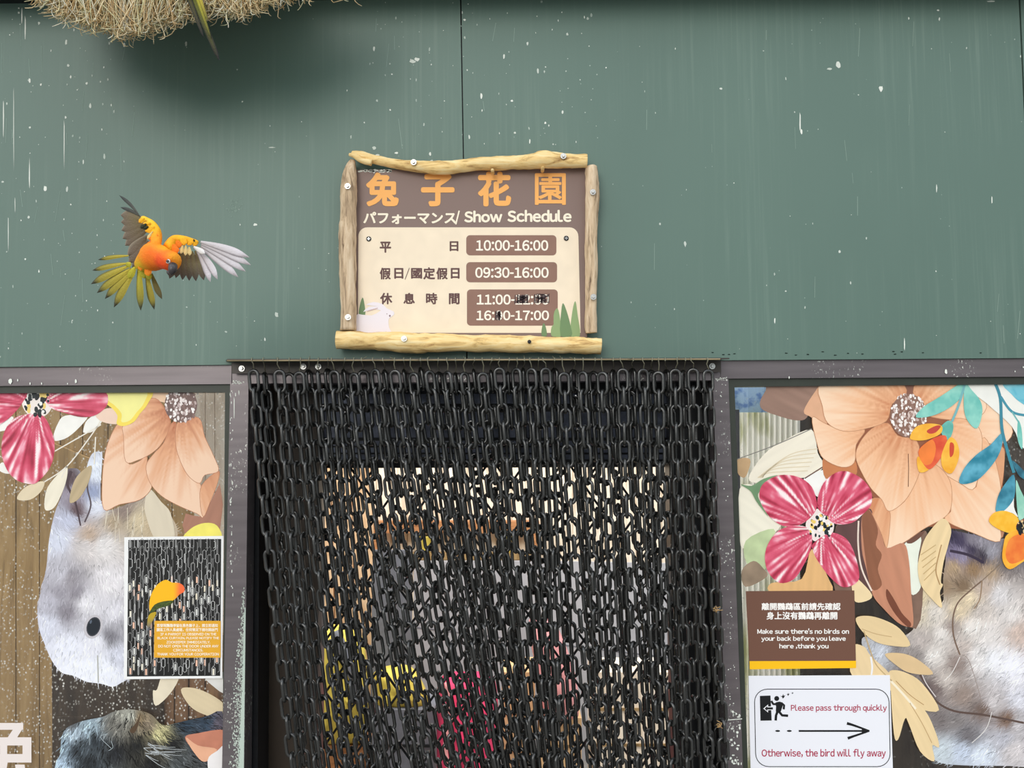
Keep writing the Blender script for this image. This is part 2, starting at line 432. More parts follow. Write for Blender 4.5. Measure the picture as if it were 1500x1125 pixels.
for q in range(26):
    blob(RND.gauss(343, 6), RND.gauss(303, 6), RND.uniform(.6, 2.4), RND.uniform(.6, 2.6), lin((128, 148, 138)))
for k in range(330):
    r = RND.random()
    if r < 0.33: x, y = RND.uniform(0, 170), RND.uniform(0, 530)
    elif r < 0.6: x, y = RND.uniform(530, 880), RND.uniform(0, 235)
    else: x, y = RND.uniform(0, 1500), RND.uniform(5, 520)
    if 500 < x < 880 and y > 215: continue
    e = RND.uniform(0.4, 1.1) if RND.random() < 0.85 else RND.uniform(1.1, 2.0)
    blob(x, y, e, e * RND.choice((0.9, 1.2, 2.2)), mixc(WHITE, lin((120, 145, 135)), RND.uniform(0, 0.7)))
for k in range(60):
    x = RND.choice((RND.uniform(0, 200), RND.uniform(900, 1500), RND.uniform(500, 900))); y = RND.uniform(20, 480)
    if 490 < x < 890 and y > 180: continue
    l = RND.uniform(10, 46); a = RND.gauss(0, 0.12)
    stroke(mk, [(x, y), (x + l * a, y + l)], RND.uniform(0.4, 0.8), DW + 0.0003, lin((140, 160, 150)))
for k in range(16):
    blob(RND.uniform(1010, 1440), RND.uniform(515, 521) , 2.2, 0.9, lin((30, 40, 36)))
o = mk.build('dropping_marks', M_MARK, wall_o, rec=False); o['kind'] = 'stuff'

# roof eave above the facade, ground in front
z_e = W(750, 2, 0.0).z
mb = MB(); mb.box((-1.9, -0.10, z_e), (1.9, 0.3, z_e + 0.05)); tag(mb.build('roof_eave', M_DARK), 'dark underside of the eave along the top of the green wall', 'roof', None, 'structure')
mb = MB(); mb.box((-6, -9, -0.05), (6, 4, 0.0)); tag(mb.build('floor', M_CONC), 'grey concrete ground', 'floor', None, 'structure')

# door and window frames: brown metal header and posts
def framepart(name, px, d0, th, mat, label):
    return slab(name, px, d0, th, mat, label=label, cat='frame')
FD = 0.004
framepart('trim_1', [(-460, 543), (339, 535), (339, 562.5), (-460, 569.5)], FD, 0.05, M_FRAME, 'brown metal rail above the left window')
framepart('trim_2', [(1056, 528.5), (1640, 524.5), (1640, 550.8), (1066, 554.5), (1056, 554.8)], FD, 0.05, M_FRAME, 'brown metal rail above the right window')
framepart('trim_3', [(339, 531), (1056, 528), (1056, 557), (339, 562)], FD - 0.002, 0.05, M_FRAME, 'brown metal rail behind the chain curtain')
lp = framepart('trim_4', [(337.2, 562), (364, 558), (348, Z0(.004)), (306, Z0(.004))], FD + 0.001, 0.045, M_FRAME, 'brown metal post between left window and doorway')
framepart('trim_5', [(1044, 556), (1067, 555), (1122, Z0(.004)), (1098, Z0(.004))], FD + 0.001, 0.045, M_FRAME, 'brown metal post between doorway and right window')
# worn pale paint on the left post and chips on the right one
mk = MB(); dd = FD + 0.0016
pts = [(358.6, 890)] + [(357.6 - (y - 900) * .034 + RND.uniform(-1.1, 1.1) - max(0, (y - 1000) / 60), y) for y in range(905, 1180, 5)] + [(356.6, 1180), (359.8, 890)]
fill(mk, pts, dd, lambda x, y: lin((186, 200, 190)), 0, 0)
for k in range(620):
    y = 860 + 300 * RND.random() ** 0.8; t = abs(RND.gauss(0, 0.33))
    x = 357.5 - (y - 900) * .03 - t * 20 * (0.25 + (y - 850) / 330)
    if x < 331: continue
    blob(x, y, RND.uniform(0.35, 1.3), RND.uniform(0.5, 1.9), lin((196, 206, 196)), dd)
for k in range(40):
    blob(RND.uniform(337, 341), RND.uniform(570, 900), RND.uniform(0.4, 0.9), RND.uniform(0.6, 3), WHITE, dd)
for x, y, ry in ((343, 597, 16), (350, 575, 4), (345, 578, 3), (339, 590, 2)):
    blob(x, y, 0.8, ry, WHITE, dd)
o = mk.build('worn_paint', M_MARK, lp, rec=False); o['kind'] = 'stuff'
mk = MB()
for k in range(70):
    y = RND.uniform(560, 1120); x = 1046 + RND.random() * 18 + (y - 560) * 0.038
    blob(x, y, RND.uniform(0.4, 1.2), RND.uniform(0.4, 1.2), WHITE, dd)
for k in range(26):
    a = RND.uniform(0, 3.1); x = RND.uniform(1070, 1087); y = RND.uniform(1040, 1120); blob(x, y, 2.2 * abs(math.cos(a)) + .5, 2.2 * abs(math.sin(a)) + .5, WHITE, dd)
stroke(mk, [(1063, 1055), (1087, 1053)], 1.2, dd, WHITE)
for k in range(60):
    blob(RND.uniform(340, 358) if k % 2 else RND.uniform(1048, 1066), (560 if k % 2 else 555) + RND.uniform(-2.5, 2.5), RND.uniform(0.4, 1.4), RND.uniform(0.4, 1), WHITE, dd)
for x, y, r in ((15, 559, 5), (26, 557, 2), (44, 562, 2), (61, 562, 2), (111, 558, 3.5), (99, 562, 1.6), (1386, 544, 4), (1409, 529, 1.4), (1410, 538, 1.4), (1487, 544, 1.5), (1499, 538, 1.4), (1156, 553, 2)):
    blob(x, y, r * 0.5, r, WHITE, dd)
o = mk.build('paint_chips', M_MARK, bpy.data.objects['trim_5'], rec=False); o['kind'] = 'stuff'

# windows: gasket strips, panes
GD = -0.012
def window(name, outer, inner, gmat, label):
    root = empty(name, W(*outer[3], 0), label, 'window', None, 'structure')
    mb = MB(); n = 4
    for i in range(4):
        j = (i + 1) % 4
        if i in (1 if name == 'window_2' else 3,): continue
        mb.prism([W(*outer[i], -0.002), W(*outer[j], -0.002), W(*inner[j], -0.002), W(*inner[i], -0.002)], 0.03)
    mb.build('gasket', M_GASKET, root)
    mb = MB(); mb.prism([W(x, y, GD) for x, y in outer], 0.005); mb.build('pane', gmat, root)
    return root
window('window_1', [(-460, 569), (337.5, 561.5), (327, 1200), (-460, 1200)], [(-450, 578), (329.5, 574.5), (325.5, 1190), (-450, 1190)], M_GLASS_L, 'left window with dusty glass beside the chain doorway')
window('window_2', [(1066, 554), (1640, 550), (1640, 1200), (1090, 1200)], [(1076, 566.5), (1640, 561.5), (1640, 1190), (1098, 1190)], M_GLASS_R, 'right window with clearer glass beside the chain doorway')
# a long metal sill under both windows, wall below
mb = MB()
for a, b in ((-1.9, W(327, 1190, 0).x), (W(1090, 1190, 0).x, 1.9)):
    mb.box((a, -0.01, 0.0), (b, 0.05, W(200, 1190, 0).z))
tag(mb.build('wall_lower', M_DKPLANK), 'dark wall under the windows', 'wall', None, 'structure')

# ------------------------------------------------------------------ behind the left window: plank wall
def planks(name, x0, x1, y0, y1, d, wpx, mat, label, gap=1.4, cat='wall'):
    mb = MB(); x = x0
    while x < x1:
        w = min(wpx * RND.uniform(0.85, 1.15), x1 - x)
        mb.prism([W(x + gap / 2, y0, d), W(x + w - gap / 2, y0, d), W(x + w - gap / 2, y1, d), W(x + gap / 2, y1, d)], 0.015)
        x += w
    mb.prism([W(x0, y0, d - 0.01), W(x1, y0, d - 0.01), W(x1, y1, d - 0.01), W(x0, y1, d - 0.01)], 0.01)
    return tag(mb.build(name, mat), label, cat, None, 'structure')
DL = -1.0
planks('wall_left_inner', -440, 322, 480, Z0(DL), DL, 33, M_PLANK, 'brown plank wall behind the left window')
mb = MB(); d = -0.8
for k, (a, b) in enumerate(((284, 300), (301, 314), (315, 338))):
    mb.prism([W(a, 556, d), W(b, 556, d), W(b + 2, Z0(d), d), W(a + 2, Z0(d), d)], 0.02)
tag(mb.build('board_screen', M_CREAM), 'pale vertical boards behind the top right of the left window', 'board')
mb = MB(); d = -0.985; mb.prism([W(x, y, d) for x, y in ((60, 655), (75, 648), (175, 690), (165, 706), (60, 720))], 0.012)
tag(mb.build('slanted_board', M_PLANK), 'slanted pale wooden board behind the left window', 'board')
mb = MB(); d = -0.7; z = Z0(d); mb.prism([W(x, y, d) for x, y in ((76, 960), (236, 960), (236, z), (78, z))], 0.2)
for y in (1050, 1150): mb.prism([W(x, yy, d + .005) for x, yy in ((80, y), (232, y), (232, y + 4), (80, y + 4))], 0.01)
tag(mb.build('wooden_cabinet', M_DKPLANK), 'dark brown wooden cabinet behind the lower part of the left window', 'cabinet')
mb = MB(); d = -0.72; z = Z0(d)
for k, (a, b) in enumerate(((237, 255), (256, 276), (277, 300), (301, 345))):
    mb.prism([W(a + .6, 930, d), W(b - .6, 930, d), W(b - .6, z, d), W(a + .6, z, d)], 0.02)
tag(mb.build('wooden_screen', wood_mat('red_brown_planks', (96, 68, 48), (136, 102, 74), (162, 126, 92), (30, 30, 4), .15)), 'reddish brown wooden screen behind the lower right of the left window', 'board')

# behind the right window: dark wall, and a translucent sheet with daylight behind it at the left edge
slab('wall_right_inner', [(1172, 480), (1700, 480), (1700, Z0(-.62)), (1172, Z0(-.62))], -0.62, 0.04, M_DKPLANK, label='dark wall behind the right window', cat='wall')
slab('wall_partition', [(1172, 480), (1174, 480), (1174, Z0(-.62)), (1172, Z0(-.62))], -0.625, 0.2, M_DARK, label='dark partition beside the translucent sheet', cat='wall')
def translucent(name, rgb, blot, sc):
    m = bpy.data.materials.new(name); m.use_nodes = True; t = m.node_tree; t.nodes.clear()
    out = N(t, 'ShaderNodeOutputMaterial'); tr = N(t, 'ShaderNodeBsdfTranslucent'); df = N(t, 'ShaderNodeBsdfDiffuse'); mx = N(t, 'ShaderNodeMixShader'); mx.inputs[0].default_value = 0.25
    n = N(t, 'ShaderNodeTexNoise', i_Scale=1.0, i_Detail=5.0); t.links.new(coords(t, sc), n.inputs['Vector'])
    c = ramp(t, n.outputs['Fac'], [(0.36, lin(blot)), (0.52, lin(rgb))])
    t.links.new(c, tr.inputs[0]); t.links.new(c, df.inputs[0]); t.links.new(tr.outputs[0], mx.inputs[1]); t.links.new(df.outputs[0], mx.inputs[2]); t.links.new(mx.outputs[0], out.inputs[0]); return m
mb = MB(); d = -.62; xs = [1040 + k * 4 for k in range(34)]
top = [W(x, 520, d + (0.012 if k % 2 else 0)) for k, x in enumerate(xs)]; bot = [W(x, Z0(d), d + (0.012 if k % 2 else 0)) for k, x in enumerate(xs)]
n = len(xs); mb.add(top + bot, [(i, i + 1, n + i + 1, n + i) for i in range(n - 1)])
tag(mb.build('corrugated_sheet', translucent('stained_white_plastic', (250, 250, 240), (196, 200, 150), (14, 14, 6))), 'stained white corrugated sheet behind the left edge of the right window', 'plastic sheet')
mb = MB(); cols = [(1072 + k * 6, 0.006 * math.sin(k * 1.3)) for k in range(10)]
vs = []
for y in (535, 560, 585, 604):
    for x, q in cols: vs.append(W(x, y, d + 0.022 + q * .5))
mb.add(vs, [(r * 10 + i, r * 10 + i + 1, r * 10 + 11 + i, r * 10 + 10 + i) for r in range(3) for i in range(9)])
tag(mb.build('blue_tarp', translucent('blue_plastic', (176, 210, 255), (110, 150, 225), (50, 50, 50))), 'speckled light blue sheet in the top left corner behind the right window', 'plastic sheet')
mb = MB(); d = -.5; mb.prism([W(x, y, d) for x, y in ((1076, 600), (1083, 600), (1095, Z0(d)), (1086, Z0(d)))], 0.02)
tag(mb.build('upright_batten', M_GREYCL), 'grey upright batten behind the left edge of the right window', 'batten')

# ------------------------------------------------------------------ the doorway: vestibule, mesh door, yard behind
slab('wall_jamb_left', [(357, 545), (381, 545), (372, Z0(-.05)), (345, Z0(-.05))], -0.045, 0.10, M_DARK, label='black jamb at the left of the doorway', cat='wall')
mb = MB(); mb.prism([W(x, y, -0.118) for x, y in ((377, 545), (468, 545), (462, Z0(-.118)), (371, Z0(-.118)))], 0.03)
dl = mb.build('door_2', M_DKBROWN); tag(dl, 'dark brown door leaf inside the doorway at left', 'door', None, 'structure')
mb = MB(); mb.prism([W(x, y, -0.116) for x, y in ((380.5, 700), (382.5, 700), (379, 1700), (377, 1700))], 0.01); mb.build('edge_strip', M_RAILEDGE, dl)
slab('wall_jamb_right', [(978, 545), (1062, 545), (1100, Z0(-.118)), (1000, Z0(-.118))], -0.118, 0.05, M_DARK, label='black panel at the right of the doorway', cat='wall')
lint = slab('wall_lintel', [(360, 540), (1060, 540), (1060, 677), (360, 679)], -0.16, 0.04, M_DARK, label='black lintel panel behind the top of the chains', cat='wall')
mb = MB()
for y, h, t in ((577, 14, .03), (603, 38, .015), (646, 7, .02), (656, 7, .02), (666, 7, .02)):
    mb.prism([W(x, yy, -0.16 + t) for x, yy in ((366, y), (1050, y), (1050, y + h), (366, y + h))], t)
M_RIB = flat('dark_metal_rib', (86, 92, 108), 0.3, 0.5, 0.4, (60, 10, 40)); mb.build('lintel_rib', M_RIB, lint)
# white chips on the strip
# mesh door
md_root = empty('door_1', W(725, 1300, -0.26), 'black steel door with diamond mesh behind the chain curtain', 'door', None, 'structure')
mb = MB(); D = -0.26
for q in ([(455, 668), (995, 666), (995, 684), (455, 686)], [(455, 668), (472, 668), (466, Z0(-.26)), (449, Z0(-.26))], [(980, 668), (1000, 668), (1020, Z0(-.26)), (1000, Z0(-.26))]):
    mb.prism([W(x, y, D) for x, y in q], 0.03)
mb.build('door_frame', M_DARK, md_root)
mb = MB(); cw, ch = 54.0, 76.0
def meshline(x0, y0, x1, y1): mb.tube([W(x0, y0, D - 0.012), W(x1, y1, D - 0.012)], 0.0031, 6)
rows = 13
for r in range(rows):
    y0 = 672 + r * ch
    for k in range(11):
        x = 450 + k * cw
        for (xa, ya, xb, yb) in ((x, y0, x + cw / 2, y0 + ch / 2), (x + cw, y0, x + cw / 2, y0 + ch / 2), (x + cw / 2, y0 + ch / 2, x, y0 + ch), (x + cw / 2, y0 + ch / 2, x + cw, y0 + ch)):
            if 462 < xa < 994 and 462 < xb < 994: meshline(xa, ya, xb, yb)
        if 465 < x + cw / 2 < 990 and (k + r) % 2: mb.tube([W(x + cw / 2, y0 + ch / 2 - 5, D - 0.012), W(x + cw / 2, y0 + ch / 2 + 6, D - 0.012)], 0.006, 6)
o = mb.build('diamond_mesh', M_DARK, md_root)

# yard behind the mesh door (open to the sky)
B = -3.2
planks('wall_back', 380, 1100, 560, Z0(B), B, 22, M_CREAM, 'pale cream board wall seen through the door mesh')
mb = MB(); d = -2.4
for a, b in ((452, 482), (484, 512), (514, 542)):
    mb.prism([W(a, 640, d), W(b, 640, d), W(b + 14, Z0(d), d), W(a + 14, Z0(d), d)], 0.03)
tag(mb.build('plank_screen', wood_mat('tan_planks', (176, 136, 98), (222, 184, 144), (240, 210, 174), (30, 30, 4), .12)), 'tan vertical planks at the left behind the door mesh', 'board')
d = -3.1; sh = empty('plant_shelf', W(690, Z0(d), d), 'wooden shelf with orange beam across the yard behind the door', 'shelf')
mb = MB(); mb.prism([W(x, y, d) for x, y in ((545, 764), (790, 764), (790, 781), (545, 781))], 0.08); mb.build('beam', M_BEAM, sh)
mb = MB(); mb.prism([W(x, y, d) for x, y in ((545, 811), (790, 811), (790, 820), (545, 820))], 0.08); mb.build('shelf_board', M_PLANK, sh)
for a in (546, 780):
    mb = MB(); mb.prism([W(x, y, d + .002) for x, y in ((a, 781), (a + 9, 781), (a + 9, Z0(d)), (a, Z0(d)))], 0.05); mb.build('leg', M_BEAM, sh)
for (x0, x1, lb) in ((610, 634, 'yellow pot under the orange beam, left one of the pair'), (726, 756, 'yellow pot under the orange beam, right one of the pair')):
    a = W(x0, 786, d); b = W(x1, 811, d); c = (a + b) / 2; r = min(.038, (b.x - a.x) / 2); h = a.z - b.z
    mb = MB(); zz = [0, .05, .9, 1.0, 1.0, .92]; rr = [.7, .74, .95, 1.06, .95, .9]
    mb.tube([Vector((c.x, -d + .04, b.z + h * q)) for q in zz], [r * q for q in rr], 18)
    tag(mb.build('flower_pot', M_YEL, smooth=True), lb, 'pot', 'yellow pots on the shelf')
d = -2.8; z = Z0(d)
mb = MB(); mb.prism([W(x, y, d) for x, y in ((606, 822), (800, 822), (1010, 826), (1010, z), (606, z))], 0.02)
gb = mb.build('grey_board', M_GREY); tag(gb, 'large pale grey board standing in the yard behind the door', 'board')
mb = MB(); mb.prism([W(x, y, d + .002) for x, y in ((606, 918), (1010, 966), (1010, 968), (606, 920))], 0.003); mb.build('board_seam', M_GREYCL, gb)
d = -2.2; mb = MB(); mb.prism([W(x, y, d) for x, y in ((546, 806), (604, 806), (600, Z0(d)), (540, Z0(d)))], 0.02)
tag(mb.build('dark_grey_board', M_GREYCL), 'darker grey board left of the large pale board', 'board')

def sack(name, px, d, mat, label, cat, thick=0.05, group=None):
    """soft bundle: rounded outline with puffed front and creases"""
    P = smooth_poly(px, 5); n = len(P); c = sum(P, Vector((0, 0))) / n
    mb = MB(); vs = []; rings = 6
    for r in range(rings):
        t = r / (rings - 1) * 0.98
        for p in P:
            q = p + (c - p) * t
            h = thick * math.sqrt(max(0, 1 - (1 - t) ** 2)) * (1 + 0.25 * fbm(q.x * .05, q.y * .05, d))
            vs.append(W(q.x, q.y, d + h))
    fs = []
    for r in range(rings - 1):
        for i in range(n):
            j = (i + 1) % n; fs.append((r * n + i, r * n + j, (r + 1) * n + j, (r + 1) * n + i))
    fs.append(tuple((rings - 1) * n + i for i in range(n)))
    fs.append(tuple(reversed(range(n))))
    mb.add(vs, fs); o = mb.build(name, mat, None, True)
    return tag(o, label, cat, group)
d = -1.9; z = Z0(d) + 3
pk = sack('cloth_bag', [(646, 992), (690, 984), (722, 990), (730, 1040), (732, 1120), (734, z - 10), (700, z), (650, z), (642, z - 12), (640, 1060)], d, M_PINK, 'bright pink cloth bag behind the chains low in the doorway', 'bag', 0.10)
mb = MB(); mb.tube([W(x, y, d + .10) for x, y in smooth_line([(655, 1000), (660, 1050), (652, 1100), (660, 1130)], 5)], 0.012, 8); mb.build('strap', M_ROSE, pk, True)
d = -2.0
yb = sack('yellow_sack', [(464, 930), (500, 915), (528, 925), (540, 1000), (536, 1080), (530, 1091), (500, 1093), (470, 1092), (462, 1075)], d, M_YEL, 'yellow cloth sack with grey strap low at the left behind the mesh', 'bag', 0.10)
mb = MB(); mb.tube([W(x, y, d + .10) for x, y in smooth_line([(492, 925), (515, 985), (535, 1030)], 5)], 0.022, 8); mb.build('strap', M_GREYCL, yb, True)
for (q, m, lb, nm, dd2) in (([(735, 985), (784, 985)], M_CARD, 'upright tan carton right of the pink bag', 'carton', -2.1),
                       ([(868, 985), (985, 985)], M_CREAM, 'wide pale wooden crate low at the right behind the mesh', 'wooden_crate', -2.2),
                       ([(545, 1040), (636, 1040)], M_GREYCL, 'grey plastic crate left of the pink bag', 'plastic_crate', -1.9),
                       ([(790, 1052), (852, 1052)], M_CARD, 'low tan box under the pale pink cloth', 'box', -2.1),
                       ([(462, 1092), (538, 1092)], M_BEAM, 'reddish brown box under the yellow sack', 'box', -1.98)):
    z = Z0(dd2); (xa, ya), (xb, _y) = q; mb = MB(); mb.prism([W(x, y, dd2) for x, y in ((xa, ya), (xb, ya), (xb, z), (xa, z))], 0.25)
    o = mb.build(nm, m); tag(o, lb, 'box')
    for k in range(1, 4):
        mb = MB(); y = ya + (z - ya) * k / 4.0; mb.prism([W(xa + 2, y, dd2 + 0.006), W(xb - 2, y, dd2 + 0.006), W(xb - 2, y + 4, dd2 + 0.006), W(xa + 2, y + 4, dd2 + 0.006)], 0.006)
        mb.build('slat', M_PLANK if m is not M_GREYCL else M_DARK, o)
sack('pale_pink_cloth', [(775, 908), (812, 912), (842, 985), (848, 1040), (840, 1053), (800, 1054), (786, 985)], -2.06, M_ROSE, 'pale pink cloth standing right of the bright pink bag', 'cloth', 0.06)
sack('olive_sack', [(548, 985), (600, 975), (628, 1020), (624, 1038), (600, 1041), (560, 1041), (550, 1034)], -1.99, M_YEL, 'small mustard sack on the grey crate between the yellow and pink bags', 'bag', 0.08)

# ------------------------------------------------------------------ chain curtain
rail = empty('curtain_rail', W(697, 540, 0.012), 'black angle rail with bolts above the doorway carrying the chain curtain', 'rail')
mb = MB(); mb.prism([W(x, y, 0.020) for x, y in ((339, 531), (1056, 529), (1056.5, 545), (339.5, 547))], 0.008); mb.build('rail_plate', M_RAIL, rail)
mb = MB(); mb.add(*(lambda a, b, c, e: ([a, b, c, e, a + Vector((0, 0, .003)), b + Vector((0, 0, .003)), c + Vector((0, 0, .003)), e + Vector((0, 0, .003))], [(0, 1, 2, 3), (4, 5, 6, 7), (0, 1, 5, 4), (1, 2, 6, 5), (2, 3, 7, 6), (3, 0, 4, 7)]))(W(331, 529.5, .0126), W(1057, 526.5, .0126), Vector((W(1057, 526.5, .0126).x, -.07, W(1057, 526.5, .07).z)), Vector((W(333, 528, .07).x, -.07, W(333, 528, .07).z))))
mb.build('rail_flange', M_RAIL, rail)
mb = MB(); mb.tube([W(332.5, 528.4, .0705), W(1055, 526.2, .0705)], 0.0016, 6); mb.build('worn_edge', M_RAILEDGE, rail)
def bolt(px, py, d, r, parent, name='bolt', mat=None):
    c = W(px, py, d); mb = MB()
    mb.disc(c, (0, -1, 0), r, 0.0022, 20, rtop=r * .95); mb.disc(c + Vector((0, -0.002, 0)), (0, -1, 0), r * 0.58, 0.004, 6, rtop=r * .5)
    return mb.build(name, mat or M_STEEL, parent)
for x, y in ((354.5, 540), (444.5, 537), (466.5, 537), (1043, 536.5)): bolt(x, y, 0.020, 0.0065, rail)

PITCHL, WIRE, HALFW = 0.0351, 0.0034, 0.0092
def link_mesh():
    mb = MB(); L = PITCHL / 2 + WIRE - HALFW; pts = []
    for k in range(8): pass
    ring = []
    for k in range(9): a = math.pi * k / 8; ring.append(Vector((HALFW * math.cos(a), 0, L + HALFW * math.sin(a))))
    for k in range(9): a = math.pi + math.pi * k / 8; ring.append(Vector((HALFW * math.cos(a), 0, -L + HALFW * math.sin(a))))
    n = len(ring); seg = 8; vs = []
    for i, p in enumerate(ring):
        t = (ring[(i + 1) % n] - ring[i - 1]).normalized(); q = Vector((0, 1, 0)); b = t.cross(q)
        for k in range(seg):
            a = 2 * math.pi * k / seg; vs.append(p + (q * math.cos(a) + b * math.sin(a)) * WIRE)
    fs = [(i * seg + k, ((i + 1) % n) * seg + k, ((i + 1) % n) * seg + (k + 1) % seg, i * seg + (k + 1) % seg) for i in range(n) for k in range(seg)]
    mb.add(vs, fs, lin((60, 60, 60)))
    o = mb.build('link', M_CHAIN, None, True); me = o.data; bpy.data.objects.remove(o); return me
LINK = link_mesh()
LV = [v.co.copy() for v in LINK.vertices]; LF = [tuple(p.vertices) for p in LINK.polygons]

LEAN = [(360, 58), (400, 62), (470, 72), (560, 92), (620, 98), (680, 80), (740, 55), (800, 36), (870, 38), (950, 24), (1060, 24)]
def lean(x):
    for (a, u), (b, v) in zip(LEAN, LEAN[1:]):
        if a <= x <= b: return u + (v - u) * (x - a) / (b - a)
    return LEAN[0][1] if x < 360 else LEAN[-1][1]

ONES = ['', 'first', 'second', 'third', 'fourth', 'fifth', 'sixth', 'seventh', 'eighth', 'ninth', 'tenth', 'eleventh', 'twelfth', 'thirteenth', 'fourteenth', 'fifteenth', 'sixteenth', 'seventeenth', 'eighteenth', 'nineteenth', 'twentieth']
def ordinal(k): return ONES[k] if k <= 20 else ('twenty-' + ONES[k - 20] if k < 30 else 'thirtieth')

def path_fn(xt, yt, d, ln, wob, ph):
    """chain course: photo points down from the tie, leaning as the curtain is drawn aside"""
    def f(s):      # s in metres down the strand
        y = yt + s / 0.0014 * (1.61 - d) / 1.61 * 0 + s * 715
        t = (y - yt) / 580.0
        x = xt + ln * (0.75 * t + 0.25 * t * t) + wob * math.sin(3.1 * t + ph) * min(1, t * 3)
        return W(x, y, d)
    return f

def strand(xt, yt, d, ln, yaw, twist, wob, ph, label, group, joined=False, scale=1.0, wire=True, nmax=19):
    top = W(xt, yt, d); root = empty('chain_strand', top, label, 'chain', group)
    f = path_fn(xt, yt, d, ln, wob, ph); mb = MB(); s = 0.0; p = PITCHL * scale
    pts = [f(0.0)]
    # place joints a link pitch apart along the course
    k = 0; cur = f(0.0)
    while True:
        s2 = s + p * 0.6
        while (f(s2) - cur).length < p: s2 += p * 0.02
        s = s2; cur = f(s); pts.append(cur); k += 1
        if k > 40: break
        if cur.z < W(750, 1330, d).z: break
    for i in range(len(pts) - 1):
        a, b = pts[i], pts[i + 1]; ax = (a - b).normalized()
        ang = yaw + (math.pi / 2 if i % 2 else 0) + twist * i + RND.gauss(0, 0.10)
        X = Vector((math.cos(ang), -math.sin(ang), 0)); X = (X - ax * X.dot(ax)).normalized(); Y = ax.cross(X)
        M = Matrix(((X.x, Y.x, ax.x, 0), (X.y, Y.y, ax.y, 0), (X.z, Y.z, ax.z, 0), (0, 0, 0, 1))); M = M.to_4x4()
        c = (a + b) / 2
        if joined: mb.add([c + (M @ (v * scale)) for v in LV], LF)
        else:
            o = bpy.data.objects.new('link', LINK); COL.objects.link(o); o.parent = root
            o.matrix_local = Matrix.Translation(c - top) @ M @ Matrix.Scale(scale, 4)
    if joined: mb.build('links', M_CHAIN, root, True, rec=False)
    if wire:
        w = MB(); e = W(xt + RND.uniform(-4, 3), 526.8, 0.0705); t = top + Vector((0, 0, WIRE * 2))
        mid = (e + t) / 2 + Vector((RND.uniform(-.003, .003), -.003, 0))
        w.tube([e + Vector((0, .004, .004)), e + Vector((0, -.0018, .003)), e + Vector((0, -.002, -.002)), mid, t + Vector((.001, -.001, .001)), t + Vector((.002, .004, -.007)), t + Vector((-.001, .006, -.001))], 0.0010, 5)
        if RND.random() < 0.35: w.tube([e, e + Vector((RND.uniform(-.012, .012), -.004, RND.uniform(.0, .008)))], 0.0006, 4)
        w.build('tie_wire', M_WIRE, root)
    return root

# tops of the strands of the front row (photo x), read off the photograph
TOPS = [371, 388, 409, 423, 438, 452, 466, 480, 489, 503, 518, 532, 549, 563, 578, 592, 605, 616, 629, 643, 655, 667, 680, 694, 707, 719, 731, 744, 756, 766, 778, 788, 799, 812, 826, 840, 853, 869, 882, 898, 912, 926, 942, 954, 964, 976, 989, 1001, 1015, 1037]
n = len(TOPS)
for k, x in enumerate(TOPS):
    front = k % 2 == 0 or x in (371, 1037)
    d = 0.062 + RND.uniform(-.003, .003) if front else 0.036 + RND.uniform(-.002, .002)
    yaw = RND.gauss(0.1, 0.3) if front else RND.gauss(math.pi / 2, 0.35)
    if RND.random() < 0.2: yaw += 0.75
    tw = RND.gauss(0, 0.03)
    yt = 545 + RND.uniform(-3, 5)
    if k == 0: yaw, tw, yt = 0.05, 0.0, 545
    if k == 3: yaw, yt = 0.1, 550
    i = k + 1; j = n - k
    if k == 0: lb = 'leftmost black plastic chain of the curtain, hanging beside the left post'
    elif k == n - 1: lb = 'rightmost black plastic chain of the curtain, hanging against the right post'
    elif i <= n // 2: lb = 'black plastic chain wired to the door rail, %s from the left post' % ordinal(i)
    else: lb = 'black plastic chain wired to the door rail, %s from the right post' % ordinal(j)
    strand(x, yt, d, lean(x) + RND.gauss(0, 4), yaw, tw, RND.gauss(0, 2.5), RND.uniform(0, 6), lb, 'front chains of the doorway curtain')
# two heavier twisted strands in front
x = 386
while x < 1038:
    strand(x, 553 + RND.uniform(-6, 6), -0.075 + RND.uniform(-.006, .006), lean(x) + RND.gauss(0, 8), RND.uniform(0, 3.14), RND.gauss(0, .05), RND.gauss(0, 3), RND.uniform(0, 6),
           'black chain of the rear row, mostly hidden behind the front chains', 'rear chains of the doorway curtain', joined=True, wire=False)
    x += RND.uniform(23, 32)
# bar the rear row hangs from
mb = MB(); mb.tube([W(366, 549, -0.075), W(1048, 547, -0.075)], 0.004, 8); tag(mb.build('rear_bar', M_RAIL), 'thin black bar behind the rail carrying the rear chains', 'bar')

# ------------------------------------------------------------------ the schedule sign
def z2(p): return (480 + p[0] * 0.28, 210 + p[1] * 0.28)
sign = empty('schedule_sign', W(690, 500, DW), 'brown and cream show schedule sign framed with four driftwood logs', 'sign')
SD = 0.022
BROWN, CREAM = lin((132, 111, 104)), lin((242, 225, 200))
def grain(c, a=0.05, fx=.5, fy=.02):
    return lambda x, y: tuple(v * (1 + a * fbm(x * fx, y * fy + 3, 1)) for v in c)
mb = MB(); mb.prism([W(x, y, SD) for x, y in ((519, 249), (860, 244), (860, 494), (516, 492))], SD - DW - 0.0005, BROWN); board = mb.build('sign_board', M_PAPER, sign)
mb = MB(); pan = rrect(525, 333, 847, 520, 13); pan = [(x + (y - 333) * (0.02 if x > 700 else -0.005), min(y, 487.6)) for x, y in pan]
fill(mb, pan, SD + .0003, grain(CREAM, .06, .05, .05), 8, 0); mb.build('cream_panel', M_PAPER, board)
mb = MB()
def jag(): return None
for k in range(60):
    x = RND.uniform(526, 573); disc2(mb, x, 250.5 + RND.gauss(0, .8) , RND.uniform(1, 2.6), RND.uniform(.6, 1.4), SD + .0004, WHITE, 7)
